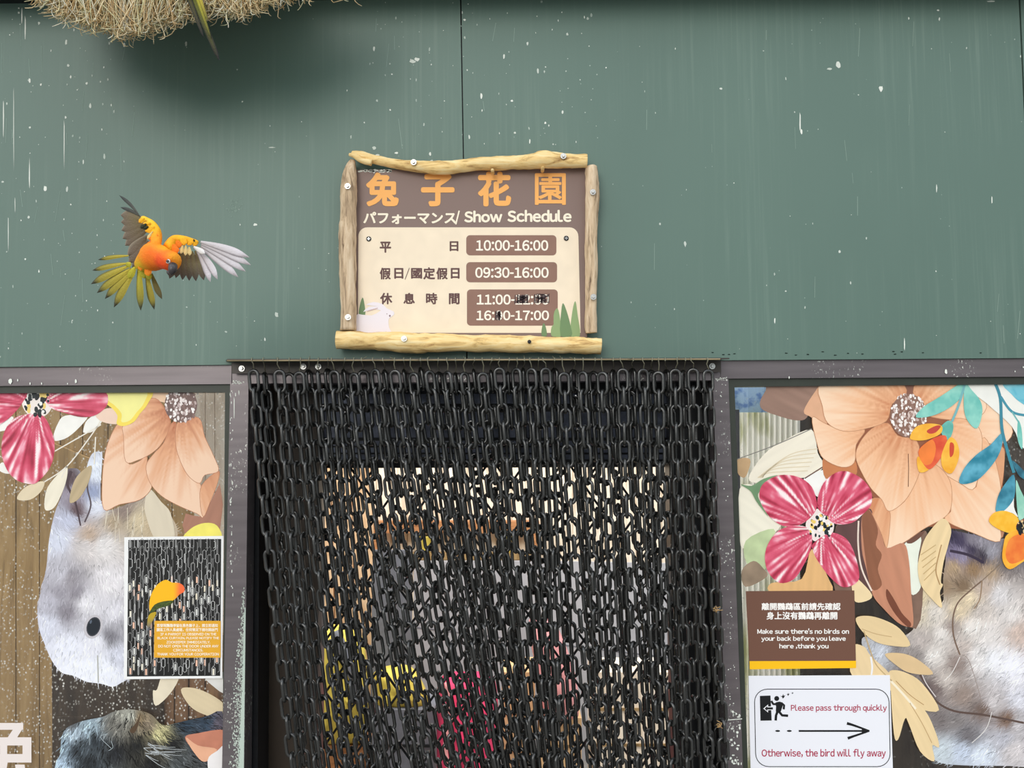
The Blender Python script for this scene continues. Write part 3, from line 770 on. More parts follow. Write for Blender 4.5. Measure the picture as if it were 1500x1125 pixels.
mb.build('peeled_edge', M_PAPER, board)
OR = (247, 178, 98)
mb = MB()
for ch, bx in (('兔', (200, 152, 372, 330)), ('子', (488, 160, 664, 330)), ('花', (785, 148, 960, 330)), ):
    a = z2(bx[:2]); b = z2(bx[2:]); text(mb, ch, (*a, *b), SD + .0006, OR, 0.04); mb.build('title_character', M_PAPER, board)['label'] = 'orange title character'; mb = MB()
# fourth character: outer box drawn as strokes, inner part as lettering
a = z2((1084, 156)); b = z2((1246, 322))
text(mb, '園', (*a, *b), SD + .0006, OR, 0.018); mb.build('title_character', M_PAPER, board)['label'] = 'orange title character'
mb = MB(); IV = (248, 236, 214)
a = z2((186, 358)); b = z2((672, 422)); text(mb, 'パフォーマンス', (*a, *b), SD + .0006, IV, 0.036)
stroke(mb, [z2((688, 352)), z2((670, 424))], 2.2, SD + .0006, lin(IV))
a = z2((714, 352)); b = z2((914, 414)); text(mb, 'Show', (*a, *b), SD + .0006, IV, 0.04)
a = z2((940, 348)); b = z2((1276, 412)); text(mb, 'Schedule', (*a, *b), SD + .0006, IV, 0.04)
mb.build('ivory_subtitle', M_PAPER, board)
def pill(x0, y0, x1, y1, lines):
    mb = MB(); fill(mb, rrect(x0, y0, x1, y1, 5.5), SD + .0006, grain(lin((142, 108, 94)), .08, .2, .05), 8, 0); p = mb.build('time_plate', M_PAPER, board)
    mb = MB(); fill(mb, rrect(x0, y0, x1, y1, 5.5), SD + .00045, lambda x, y: lin((100, 72, 64)), 0, 0) if False else None
    for s, bx in lines: 
        a = z2(bx[:2]); b = z2(bx[2:]); text(mb, s, (*a, *b), SD + .0009, (250, 240, 224), 0.026)
    mb.build('numerals', M_PAPER, p); return p
pill(683, 344.5, 815, 374, [('10:00-16:00', (776, 506, 1154, 562))])
pill(683, 384, 816, 413.5, [('09:30-16:00', (772, 648, 1156, 704))])
p3 = pill(684, 424, 817, 477, [('11:00-12:00', (780, 790, 1158, 844)), ('16:00-17:00', (778, 874, 1158, 926))])
mb = MB()
def scribble(x0, y0, x1, y1, nn, col=(70, 54, 58)):
    for k in range(nn):
        if k % 2: q = [(RND.uniform(x0, x1 * .5 + x0 * .5), RND.uniform(y0, y1)) , (RND.uniform(x0 * .4 + x1 * .6, x1), RND.uniform(y0, y1))]
        else: 
            xx = RND.uniform(x0, x1); q = [(xx, y0 + RND.uniform(0, 4)), (xx + RND.uniform(-5, 5), y1 - RND.uniform(0, 4))]
        stroke(mb, [z2(t) for t in q], 0.8, SD + .0011, lin(col))
for q in ((980, 790, 1052, 838, 44), (1080, 786, 1160, 838, 34), (878, 876, 910, 926, 26)):
    mb = MB(); scribble(*q); mb.build('marker_scribble', M_PAPER, p3, rec=False)
mb = MB(); DK = (98, 68, 66)
for s, bx in (('平', (272, 514, 332, 572)), ('日', (638, 512, 684, 564)), ('假', (272, 650, 330, 712)), ('日', (348, 652, 396, 708)), ('/', (404, 650, 428, 714)), ('國', (436, 652, 494, 708)), ('定', (500, 648, 562, 712)), ('假', (568, 650, 628, 712)), ('日', (644, 652, 690, 708)),
              ('休', (274, 782, 338, 842)), ('息', (396, 782, 456, 840)), ('時', (514, 782, 574, 842)), ('間', (634, 784, 690, 842))):
    a = z2(bx[:2]); b = z2(bx[2:]); mb = MB(); text(mb, s, (*a, *b), SD + .0006, DK, 0.034); mb.build('brown_character', M_PAPER, board)
# rabbit and leaves printed at the lower corners
mb = MB(); G1, G2 = lin((112, 140, 98)), lin((142, 166, 116))
def leafart(pts, c): fill(mb, [z2(p) for p in pts], SD + .0006 + 0.0001 * RND.random(), lambda x, y: c, 0, 3)
leafart([(164, 900), (168, 850), (182, 806), (192, 840), (196, 900)], G1)
for pts, c in (([(1120, 1006), (1120, 970), (1130, 940), (1142, 965), (1146, 1006)], G1), ([(1170, 1006), (1172, 960), (1196, 945), (1205, 1006)], G2), ([(1190, 1006), (1182, 900), (1202, 862), (1216, 920), (1222, 1006)], G2),
               ([(1218, 1006), (1222, 880), (1232, 836), (1254, 890), (1272, 960), (1276, 1006)], G1), ([(1270, 1006), (1280, 880), (1296, 825), (1308, 900), (1320, 1006)], G2)): leafart(pts, c)
mb.build('printed_leaves', M_PAPER, board)
mb = MB(); LV2 = lin((238, 230, 236))
fill(mb, [z2(p) for p in ((146, 900), (180, 896), (230, 900), (270, 880), (275, 872), (230, 868), (186, 882), (215, 855), (262, 852), (200, 845), (240, 830), (285, 840), (308, 862), (345, 880), (346, 898), (325, 912), (318, 930), (322, 965), (334, 988), (310, 988), (300, 975), (300, 988), (146, 988))], SD + .0008, lambda x, y: LV2, 0, 2)
disc2(mb, *z2((325, 902)), 1.3, 1.3, SD + .001, lin((130, 100, 110))); disc2(mb, *z2((310, 892)), .7, .7, SD + .001, lin((150, 120, 130)))
stroke(mb, [z2((206, 878)), z2((262, 862))], 1.4, SD + .001, lin((205, 178, 178)))
mb.build('printed_rabbit', M_PAPER, board)
for x, y in ((215, 500), (1248, 497)):
    c = W(*z2((x, y)), SD + .0004); m2 = MB(); m2.disc(c, (0, -1, 0), .0052, .0016, 18); m2.build('screw', M_DARK, board)
    m2 = MB(); q = c + Vector((0, -.0017, 0))
    for a, b in (((-.003, -.0006), (.003, .0006)), ((-.0006, -.003), (.0006, .003))): m2.box((q.x + a[0], q.y - .0003, q.z + a[1]), (q.x + b[0], q.y, q.z + b[1]))
    m2.build('screw_slot', M_STEEL, board)

def log(name, pts, mat, label, knots=(), seed=0, flatten=0.85):
    P = [Vector((*z2(p[:2]), p[2] * .28)) for p in pts]; S = smooth_line(P, 7)
    path = [W(v.x, v.y, SD + v.z * 0.0014 * flatten + .001) for v in S]; rad = [max(.003, v.z * .00138) for v in S]
    def wob(u, a, p): return 1 + .15 * fbm(p.x * 26 + seed, p.z * 26, math.cos(a) * 1.2 + math.sin(a)) + .05 * fbm(p.x * 70, p.z * 70, a)
    mb = MB(); mb.tube(path, rad, 22, wob=wob)
    for (x, y, r) in knots:
        c = W(*z2((x, y)), SD + r * .28 * .0014 + .028); mb.tube([c + Vector((0, .02, 0)), c, c + Vector((0, -.004, 0))], [r * .00042, r * .0004, r * .0002], 10)
    return mb.build(name, mat, sign, True)
lt = log('driftwood_log', [(128, 52, 13), (180, 66, 24), (230, 82, 25), (300, 96, 24), (400, 114, 27), (500, 124, 32), (600, 130, 36), (700, 120, 33), (800, 108, 35), (900, 104, 36), (1000, 100, 36), (1080, 92, 42), (1130, 86, 47), (1200, 90, 41), (1280, 92, 38), (1356, 94, 36)], M_LOG_Y, None, ((862, 140, 9), (1125, 128, 9)), 1)
ll = log('driftwood_log', [(130, 92, 16), (122, 120, 28), (112, 180, 40), (110, 300, 42), (104, 450, 43), (104, 600, 42), (108, 800, 42), (108, 978, 40)], M_LOG_G, None, (), 2)
lr = log('driftwood_log', [(1382, 124, 30), (1384, 180, 36), (1384, 280, 37), (1380, 400, 34), (1378, 560, 33), (1380, 700, 33), (1378, 850, 30), (1376, 950, 31), (1378, 992, 30)], M_LOG_G, None, (), 3)
lb_ = log('driftwood_log', [(48, 1032, 47), (120, 1031, 46), (250, 1034, 46), (400, 1042, 52), (480, 1046, 51), (600, 1044, 47), (800, 1046, 45), (950, 1050, 45), (1100, 1054, 44), (1250, 1055, 42), (1350, 1058, 43), (1430, 1062, 42)], M_LOG_Y, None, (), 4)
mb = MB(); path = [(112, 58, 9), (140, 64, 14), (175, 88, 16), (230, 102, 18)]
S = smooth_line([Vector((*z2(p[:2]), p[2] * .28)) for p in path], 5)
mb.tube([W(v.x, v.y, SD + .02) for v in S], [v.z * .0013 for v in S], 14, wob=lambda u, a, p: 1 + .15 * fbm(p.x * 60, p.z * 60, a)); mb.build('split_end', M_LOG_Y, lt, True)
def logbolt(lg, x, y, r):
    return bolt(*z2((x, y)), SD + r * .28 * .0014 * 1.85 + .0035, .0062, lg)
for lg, x, y, r in ((lt, 450, 100, 30), (lt, 1233, 68, 38), (ll, 105, 225, 41), (ll, 107, 910, 42), (lr, 1387, 256, 37), (lr, 1390, 804, 32), (lb_, 400, 1022, 50)): logbolt(lg, x, y, r)
bolt(*z2((1055, 1038)), SD + 44 * .28 * .0014 * 1.8 + .003, .0038, lb_, 'screw', M_DARK)

# ------------------------------------------------------------------ notices on the glass
ND = GD + 0.0045
def sheet(name, px, d, colfn, label, cat='notice', mat=None):
    mb = MB(); mb.prism([W(x, y, d) for x, y in px], 0.0006, lin((235, 235, 235)) if colfn is None else colfn)
    return tag(mb.build(name, mat or M_PAPER), label, cat)
# brown notice
bn = sheet('brown_notice', [(1092.5, 866), (1251.5, 865), (1254, 978), (1098, 980)], ND, lin((112, 78, 64)), 'brown notice with white text and yellow stripe on the right window')
mb = MB(); fill(mb, [(1098, 968.5), (1254, 968), (1254, 978.5), (1098.3, 980.5)], ND + .0003, lambda x, y: lin((250, 192, 20)), 0, 0); mb.build('yellow_stripe', M_PAPER, bn)
mb = MB()
def r7(p): return (1060 + p[0] * .29333, 795 + p[1] * .29333)
for s, bx, bo in (('離開鸚鵡區前請先確認', (190, 300, 584, 337), .03), ('身上沒有鸚鵡再離開', (214, 345, 568, 384), .03), ("Make sure there's no birds on", (168, 428, 626, 455), .03), ('your back before you leave', (188, 466, 610, 496), .03), ('here ,thank you', (278, 504, 524, 534), .03)):
    text(mb, s, (*r7(bx[:2]), *r7(bx[2:])), ND + .0004, (246, 242, 238), bo)
mb.build('white_lettering', M_PAPER, bn)
# white notice
wn = sheet('white_notice', [(1096.5, 990), (1303.5, 989), (1310, 1190), (1101, 1190)], ND, lin((233, 234, 242)), 'white paper notice with arrow and red text on the right window')
mb = MB(); P = rrect(1105, 1009.5, 1302, 1123, 19); P = [(x + (y - 1010) * .02, y) for x, y in P]
for a, b in zip(P, P[1:] + P[:1]): stroke(mb, [a, b], 1.1, ND + .0003, lin((30, 30, 34)))
mb.build('border_line', M_PAPER, wn, rec=False)
mb = MB(); K = lin((16, 18, 22)); dN = ND + .0003
fill(mb, [r7(p) for p in ((181, 765), (234, 763), (240, 888), (184, 889))], dN, lambda x, y: K, 0, 0)
fill(mb, [r7(p) for p in ((198, 828), (222, 808), (222, 818), (246, 818), (246, 836), (222, 836), (222, 848))], dN + .0002, lambda x, y: lin((235, 235, 240)), 0, 0)
fill(mb, [r7(p) for p in ((205, 828), (218, 816), (218, 822), (246, 822), (246, 833), (218, 833), (218, 841))], dN + .0003, lambda x, y: K, 0, 0)
disc2(mb, *r7((265, 778)), 3.6, 3.6, dN + .0001, K, 18)
fill(mb, [r7(p) for p in ((258, 800), (282, 794), (296, 806), (290, 830), (282, 846), (262, 846), (262, 818))], dN + .0001, lambda x, y: K, 0, 3)
for q, w in ((((264, 806), (248, 806), (238, 790)), 3.2), (((288, 800), (302, 812), (300, 832)), 3.2), (((270, 842), (262, 862), (260, 888)), 3.6), (((276, 842), (292, 862), (322, 864)), 3.6)):
    stroke(mb, [r7(p) for p in q], w, dN + .00015, K)
for x, y, s in ((295, 768, 1.0), (321, 758, .65), (343, 751, .45)):
    c = r7((x, y)); fill(mb, [(c[0] - 3.6 * s, c[1] - 1 * s), (c[0] - .8 * s, c[1] - .4 * s), (c[0] + .8 * s, c[1] - 3.8 * s), (c[0] + 1.4 * s, c[1] - 1 * s), (c[0] + 3.8 * s, c[1] - 2.0 * s), (c[0] + 2 * s, c[1] + 1.4 * s), (c[0], c[1] + 3.2 * s), (c[0] - .6 * s, c[1] + 1.0 * s)], dN, lambda x, y: K, 0, 0)
mb.build('running_figure_icon', M_PAPER, wn, rec=False)
mb = MB()
for q in (((375, 940), (705, 940)),): stroke(mb, [r7(p) for p in q], 2.6, dN, K)
for x in (270, 328): disc2(mb, *r7((x, 940)), 3.6, 1.4, dN, K, 12)
for q in (((616, 902), (650, 912), (728, 940)), ((620, 977), (650, 966), (728, 940))): stroke(mb, [r7(p) for p in q], (4.2, 2.2), dN + .0001, K, 4)
fill(mb, [r7(p) for p in ((690, 926), (730, 940), (690, 954))], dN + .0002, lambda x, y: K, 0, 0)
mb.build('arrow', M_PAPER, wn, rec=False)
mb = MB()
text(mb, 'Please pass through quickly', (*r7((336, 808)), *r7((815, 848))), dN, (168, 18, 66), .017)
mb.build('red_lettering', M_PAPER, wn); mb = MB()
text(mb, 'Otherwise, the bird will fly away', (*r7((190, 1030)), *r7((810, 1078))), dN, (168, 18, 66), .017)
mb.build('red_lettering', M_PAPER, wn)
# clear tape strips at the corners of the notices
# photo notice on the left window
pn = sheet('photo_notice', [(182, 787), (327.5, 785), (325.5, 993.5), (181.5, 995)], ND, lin((238, 238, 238)), 'white bordered photo notice with small yellow parrot on the left window')
mb = MB()
fill(mb, [(188, 791), (324, 789.5), (322.5, 990), (186, 991)], ND + .0002, lambda x, y: lin((26, 26, 26)), 0, 0)
for r in range(17):
    for c in range(22):
        x = 190.5 + c * 6.1 + RND.uniform(-1, 1); y = 788 + r * 12.2 + (6 if c % 2 else 0) + RND.uniform(-1.5, 1.5)
        if y > 984 or x > 320: continue
        if y > 848 and RND.random() < .42: fill(mb, [(x - 1.3, y - 4), (x + 1.3, y - 4), (x + 1.3, y + 5), (x - 1.3, y + 5)], ND + .0003, lambda a, b, q=RND.choice([(226, 216, 196), (200, 200, 196), (236, 190, 166), (214, 214, 210), (232, 226, 210)]): lin(q), 0, 0)
        g = RND.uniform(110, 215); cc = lin((g, g, g)); w = 2.5 if RND.random() < .6 else .7
        x = max(190.5, min(319, x)); y = max(796, y)
        ring = [(x - w, y - 5), (x, y - 7), (x + w, y - 5), (x + w, y + 5), (x, y + 7), (x - w, y + 5), (x - w, y - 5)]
        stroke(mb, [(a, min(989, b)) for a, b in (ring[1:5] if RND.random() < .5 else ring)], .75, ND + .00035 + .00001 * RND.random(), cc)
mb.build('chain_picture', M_PAPER, pn, rec=False)
def pz(p): return (170 + p[0] * .1955, 780 + p[1] * .1955)
mb = MB()
fill(mb, [pz(p) for p in ((250, 520), (270, 450), (310, 390), (370, 355), (420, 375), (470, 378), (505, 400), (512, 440), (475, 465), (440, 500), (380, 530), (300, 545), (255, 590))], ND + .0006,
     lambda x, y: mixc(lin((250, 186, 24)), lin((250, 110, 60)), (x - 254) / 10), 3, 4)
fill(mb, [pz(p) for p in ((250, 600), (290, 540), (360, 515), (430, 512), (400, 545), (320, 570), (260, 605))], ND + .0007, lambda x, y: mixc(lin((90, 110, 40)), lin((30, 40, 30)), .5 + .6 * fbm(x * .5, y * .5)), 2, 3)
fill(mb, [pz(p) for p in ((232, 700), (245, 620), (290, 595), (300, 610), (265, 680), (240, 735))], ND + .0006, lambda x, y: mixc(lin((190, 160, 40)), lin((50, 80, 120)), (y - 905) / 20), 3, 3)
mb.build('parrot_picture', M_PAPER, pn)
mb = MB(); fill(mb, [pz(p) for p in ((288, 662), (784, 662), (784, 938), (284, 938))], ND + .0008, grain(lin((228, 168, 46)), .06, .3, .3), 6, 0); yp = mb.build('yellow_text_box', M_PAPER, pn)
mb = MB(); T = (252, 244, 226)
for s, bx in (('若發現鸚鵡停留在黑色簾子上，請立即通知', (305, 684, 762, 710)), ('園區工作人員處理，任何情況下請勿開啟門', (305, 716, 762, 742)), ('IF A PARROT IS OBSERVED ON THE', (332, 752, 752, 772)), ('BLACK CURTAIN, PLEASE NOTIFY THE', (310, 782, 772, 802)), ('ZOOKEEPER IMMEDIATELY.', (378, 812, 706, 832)),
              ('DO NOT OPEN THE DOOR UNDER ANY', (316, 842, 768, 862)), ('CIRCUMSTANCES.', (428, 872, 652, 892)), ('THANK YOU FOR YOUR COOPERATION', (308, 902, 770, 922))):
    text(mb, s, (*pz(bx[:2]), *pz(bx[2:])), ND + .0010, T, .02)
mb.build('white_lettering', M_PAPER, yp)

# ------------------------------------------------------------------ printed floral films on the two windows
FD0 = GD + 0.0004
_layer = [0]
def L():
    _layer[0] += 1; return FD0 + _layer[0] * 0.00003
def petal_red(base, seed):
    A, Bc, Cc, Dc, E = (lin(c) for c in ((150, 40, 62), (196, 62, 90), (222, 96, 124), (244, 176, 192), (250, 236, 236)))
    def f(x, y):
        dx, dy = x - base[0], y - base[1]; a = math.atan2(dy, dx); r = math.hypot(dx, dy)
        n = noise.noise(Vector((a * 13 + seed, r * .022, seed))) + .35 * noise.noise(Vector((a * 20, r * .016, seed + 9)))
        n += .15 * fbm(x * .06, y * .06, seed)
        if n < -.28: return mixc(A, Bc, (n + .6) / .32)
        if n < .12: return mixc(Bc, Cc, (n + .28) / .4)
        if n < .34: return mixc(Cc, Dc, (n - .12) / .22)
        return mixc(Dc, E, (n - .34) / .12)
    return f
def petal_peach(base, length, seed, dark=(196, 122, 84), mid=(236, 184, 146), lite=(246, 212, 184)):
    A, Bc, Cc = lin(dark), lin(mid), lin(lite)
    def f(x, y):
        dx, dy = x - base[0], y - base[1]; a = math.atan2(dy, dx); r = math.hypot(dx, dy) / length
        n = .24 * noise.noise(Vector((a * 12 + seed, r * 2, seed))) + .16 * noise.noise(Vector((a * 40, r * 3, seed)))
        t = r + n
        return mixc(A, Bc, (t - .05) / .42) if t < .47 else mixc(Bc, Cc, (t - .47) / .36)
    return f
def tone(c, a=.12, f=.05, streak=None):
    c = lin(c)
    def g(x, y):
        if streak: u = x * streak[0] + y * streak[1]; v = -x * streak[1] + y * streak[0]; n = noise.noise(Vector((u * .015, v * .18, 2)))
        else: n = fbm(x * f, y * f, 4)
        return tuple(max(0, v * (1 + a * n)) for v in c)
    return g
def wash(c1, c2, f=.06, s=0):
    a, b = lin(c1), lin(c2)
    return lambda x, y: mixc(a, b, .5 + .9 * round(3 * fbm(x * f, y * f, s)) / 3)
def part(name, parent, shapes, label=None):
    """one printed motif: list of (outline, colour function[, smoothing])"""
    first = None
    for k, s in enumerate(shapes):
        mb = MB(); fill(mb, s[0], L(), s[1], 1.9 if s[1].__qualname__.startswith('petal_red') else (2.6 if name == 'petal' else 3.2), s[2] if len(s) > 2 else 4)
        flower = 'flower' in name or name == 'yellow_petal'
        o = mb.build('petal' if flower and k else name, M_PRINT, first if flower and k else parent, rec=False)
        first = first or o
    if label: first['label'] = label
    return first
def centre_dots(name, parent, cx, cy, rx, ry, n, cols, size, back=None):
    mb = MB()
    if back: disc2(mb, cx, cy, rx, ry, L(), lin(back), 24)
    d = L()
    for k in range(n):
        a = RND.uniform(0, 6.28); r = math.sqrt(RND.random()); s = RND.uniform(*size)
        disc2(mb, cx + rx * r * math.cos(a), cy + ry * r * math.sin(a), s, s * RND.uniform(1, 2), d + k * 3e-7, lin(RND.choice(cols)), 8, RND.uniform(-.6, .6))
    return mb.build(name, M_PRINT, parent, rec=False)
def fur(name, parent, outline, samples, nstroke, length, dirs, contrast=.22, blots=()):
    """printed animal picture: colours spread from sampled points, covered with fine printed hairs"""
    S = [(x, y, lin(c)) for x, y, c in samples]
    def base(x, y):
        w = 0; acc = [0, 0, 0]
        for sx, sy, c in S:
            k = 1 / (((x - sx) ** 2 + (y - sy) ** 2) ** 1.6 + 60); w += k
            for i in range(3): acc[i] += c[i] * k
        return tuple(a / w for a in acc)
    d0 = L()
    mb = MB(); fill(mb, outline, d0, lambda x, y: tuple(v * (1 + .12 * fbm(x * .12, y * .12, 5)) for v in base(x, y)), 4, 4)
    P = smooth_poly(outline, 4); n = len(P); x0 = min(p.x for p in P); x1 = max(p.x for p in P); y0 = min(p.y for p in P); y1 = max(p.y for p in P)
    def inside(x, y):
        k = False
        for i in range(n):
            a, b = P[i], P[i - 1]
            if (a.y > y) != (b.y > y) and x < (b.x - a.x) * (y - a.y) / (b.y - a.y) + a.x: k = not k
        return k
    _layer[0] += 7
    done = 0
    for k in range(nstroke):
        x, y = RND.uniform(x0, x1), RND.uniform(y0, y1)
        if not inside(x, y): continue
        w = 0; vx = vy = 0
        for sx, sy, ux, uy in dirs:
            q = 1 / ((x - sx) ** 2 + (y - sy) ** 2 + 200); vx += ux * q; vy += uy * q
        l = math.hypot(vx, vy) or 1; a = math.atan2(vy / l, vx / l) + RND.gauss(0, .28); ln = length * RND.uniform(.5, 1.3)
        x2, y2 = x + ln * math.cos(a), y + ln * math.sin(a)
        if not inside(x2, y2) and RND.random() < .75: continue
        cl = 1 + contrast * 1.6 * fbm(x * .05, y * .05, 8) + RND.gauss(0, contrast)
        c = tuple(min(.92, max(.005, v * cl)) for v in base(x, y)); wd = RND.uniform(.35, .8)
        nx, ny = -math.sin(a) * wd, math.cos(a) * wd; bend = RND.uniform(-1.2, 1.2); xm, ym = (x + x2) / 2 + nx * bend, (y + y2) / 2 + ny * bend
        dd3 = d0 + 4e-5 + RND.random() * 1.2e-4
        mb.add([W(x + nx, y + ny, dd3), W(x - nx, y - ny, dd3), W(xm - nx * .8, ym - ny * .8, dd3), W(x2, y2, dd3), W(xm + nx * .8, ym + ny * .8, dd3)], [(0, 1, 2, 3, 4)], c)
    return mb.build(name, M_PRINT, parent, rec=False)

# ---- left film
fl = empty('floral_window_film', W(160, 1120, GD), 'printed film of flowers and two rabbits on the left window', 'window film')
rb = fur('rabbit_picture', fl, [(97, 690), (92, 720), (80, 752), (72, 790), (68, 830), (62, 858), (55, 890), (57, 920), (66, 945), (76, 968), (90, 985), (108, 990), (125, 998), (135, 1000), (150, 1002), (165, 1006), (178, 1000), (200, 985), (230, 940), (258, 800), (256, 765), (232, 738), (215, 726), (152, 746), (150, 668), (148, 662), (137, 663), (130, 674), (122, 700), (117, 690), (110, 686)],
    [(104, 700, (92, 76, 80)), (112, 720, (160, 150, 165)), (140, 690, (226, 232, 245)), (135, 720, (150, 160, 190)), (140, 740, (222, 226, 240)), (100, 760, (196, 200, 220)), (85, 790, (214, 218, 234)), (112, 745, (110, 90, 95)), (165, 765, (178, 160, 136)), (200, 765, (206, 190, 160)), (180, 750, (140, 124, 116)), (225, 770, (190, 170, 140)), (125, 800, (206, 200, 200)), (150, 800, (226, 222, 222)), (130, 785, (190, 168, 150)),
     (90, 840, (196, 194, 204)), (104, 845, (150, 145, 152)), (112, 868, (146, 141, 150)), (75, 880, (190, 188, 200)), (70, 915, (214, 216, 230)), (98, 895, (142, 137, 146)), (85, 870, (160, 156, 166)), (125, 880, (232, 230, 236)), (160, 850, (232, 228, 232)), (165, 900, (222, 220, 228)), (140, 940, (232, 232, 242)), (100, 950, (236, 238, 250)), (162, 930, (132, 130, 138)), (170, 915, (170, 168, 176)), (150, 980, (240, 242, 252)), (120, 985, (240, 242, 252)), (176, 960, (210, 212, 226))],
    7000, 9, [(110, 720, 0, 1), (80, 850, -.4, 1), (120, 850, -.3, 1), (160, 850, .3, 1), (140, 780, .7, -1), (200, 760, .6, -1), (100, 940, -.3, 1), (150, 970, 0, 1)], .15)
mb = MB(); d = L(); disc2(mb, 136.5, 918, 13.5, 18, d, lin((196, 192, 198)), 20, .35); disc2(mb, 137, 918, 10, 14.5, d + 1e-5, lin((60, 62, 70)), 20, .3); disc2(mb, 137, 918, 8.5, 12.5, d + 2e-5, lin((34, 40, 48)), 20, .3)
disc2(mb, 133, 911, 1.5, 3, d + 3e-5, lin((90, 100, 115)), 10, .3)
mb.build('printed_eye', M_PRINT, rb, rec=False); mb = MB()
stroke(mb, [(131, 690), (128, 715), (133, 740), (124, 765)], 2.2, d, lin((90, 78, 84)), 5); stroke(mb, [(104, 690), (99, 710), (110, 735), (118, 770)], (5, 2), d, lin((76, 60, 66)), 5)
for k in range(14):
    x, y = RND.uniform(150, 215), RND.uniform(760, 800); stroke(mb, [(x, y), (x + RND.uniform(-6, 8), y - RND.uniform(15, 34))], .6, d + 1e-5, lin((236, 226, 206)))
stroke(mb, [(143, 960), (144, 1000)], 2, d, lin((180, 180, 176)))
mb.build('rabbit_details', M_PRINT, rb, rec=False)
WL, TL = (240, 238, 232), (222, 206, 176)
part('white_leaf', fl, [([(78, 640), (84, 622), (95, 609), (127, 609), (120, 622), (100, 640), (82, 646)], tone(WL, .06)), ([(122, 630), (128, 615), (148, 604), (149, 618), (136, 632), (124, 634)], tone(WL, .06)), ([(-30, 620), (18, 610), (10, 628), (0, 632), (-30, 636)], tone(WL, .06)), ([(0, 680), (6, 678), (18, 690), (12, 694), (0, 690)], tone(WL, .06))])
part('tan_leaf', fl, [([(25, 731), (34, 716), (52, 707), (65, 706), (60, 720), (44, 732)], tone(TL, .12, .05, (.8, -.6))), ([(65, 742), (68, 718), (80, 700), (98, 684), (96, 708), (82, 740), (70, 748)], tone((236, 228, 208), .1, .05, (.5, -.8))), ([(102, 736), (106, 712), (116, 694), (134, 682), (130, 706), (116, 730)], tone((190, 170, 136), .2, .05, (.5, -.8))),
                      ([(212, 736), (219, 716), (236, 735), (250, 752), (255, 790), (228, 790), (214, 756)], tone((216, 204, 182), .1, .05, (.2, 1))), ([(230, 1010), (240, 985), (262, 990), (250, 1015), (228, 1034), (224, 1012)], tone((226, 214, 190), .08)), ([(265, 1010), (285, 1008), (310, 1018), (330, 1034), (330, 1054), (300, 1047), (278, 1034)], tone((216, 198, 164), .12, .05, (.8, .5))), ([(300, 990), (330, 985), (330, 1015), (312, 1005)], tone((220, 218, 214), .08))])
mb = MB(); d = L()
for q in (((65, 706), (98, 683), (132, 640), (150, 612)), ((80, 661), (110, 644), (148, 622)), ((98, 683), (90, 700)), ((140, 640), (138, 680))): stroke(mb, q, 1.7, d, lin((232, 226, 214)), 5)
mb.build('leaf_stem', M_PRINT, fl, rec=False)
pc = (265, 592)
pf = part('peach_flower', fl, [([(218, 570), (246, 570), (250, 590), (232, 588), (216, 592)], tone((232, 196, 164), .06)), ([(140, 606), (164, 598), (174, 620), (150, 618)], tone((236, 206, 186), .05)), ([(298, 757), (322, 708), (322, 778), (272, 786), (272, 752)], tone((168, 120, 100), .15, .05, (.4, -.9)), 2)])
for pts, ln, sd in (([(170, 624), (181, 622), (186, 676), (203, 676), (215, 668), (215, 692), (222, 714), (205, 732), (175, 739), (152, 746), (150, 700), (156, 656)], 175, 1), ([(180, 624), (196, 618), (214, 588), (232, 586), (250, 618), (238, 648), (222, 664), (202, 674), (184, 676), (181, 640)], 120, 2),
                    ([(250, 622), (258, 620), (259, 650), (270, 688), (294, 710), (298, 756), (288, 752), (260, 740), (236, 726), (219, 706), (214, 682), (224, 666), (240, 648)], 160, 3), ([(320, 690), (319, 706), (308, 735), (298, 757), (293, 735), (296, 710)], 300, 5), ([(262, 616), (291, 612), (300, 640), (313, 668), (320, 690), (300, 696), (292, 708), (275, 696), (262, 670), (257, 645)], 105, 4)):
    o = part('petal', pf, [(pts, petal_peach(pc, ln, sd, (176, 100, 66), (224, 166, 128), (240, 204, 176)), 4)])
    mb = MB(); P = smooth_poly(pts, 4); stroke(mb, P + P[:1], .7, L(), lin((186, 124, 92))); mb.build('petal_edge', M_PRINT, pf, rec=False)
centre_dots('flower_centre', pf, 265, 593, 24, 26, 150, [(232, 222, 220), (190, 170, 168), (130, 104, 98), (245, 240, 238)], (1.1, 2.0), (112, 88, 84))
part('yellow_petal', fl, [([(145, 570), (220, 570), (216, 592), (205, 606), (196, 618), (182, 624), (171, 621), (172, 609), (164, 598), (152, 588)], tone((244, 218, 92), .05)), ([(152, 570), (212, 570), (211, 590), (200, 604), (190, 616), (178, 618), (178, 606), (168, 594), (158, 586)], tone((242, 236, 150), .05)), ([(270, 790), (280, 774), (300, 766), (318, 770), (322, 790)], tone((240, 228, 110), .1))])
rc = (54, 594)
rf = part('red_flower', fl, [([(34, 570), (74, 570), (78, 590), (70, 606), (56, 612), (42, 608), (32, 592)], tone((238, 228, 222), .06))])
for pts, sd in (([(-70, 570), (36, 570), (34, 588), (20, 606), (0, 622), (-40, 642), (-70, 640)], 1), ([(68, 570), (146, 570), (158, 590), (142, 607), (120, 611), (95, 605), (72, 595)], 2), ([(38, 607), (55, 606), (66, 612), (75, 630), (80, 650), (78, 672), (70, 690), (55, 706), (45, 709), (30, 706), (20, 700), (10, 688), (3, 668), (3, 645), (10, 625), (22, 612)], 3)):
    part('petal', rf, [(pts, petal_red(rc, sd), 4)])
centre_dots('flower_centre', rf, 54, 588, 20, 20, 46, [(24, 30, 34), (24, 30, 34), (34, 44, 46), (240, 240, 236), (236, 206, 120)], (1.8, 3.6))
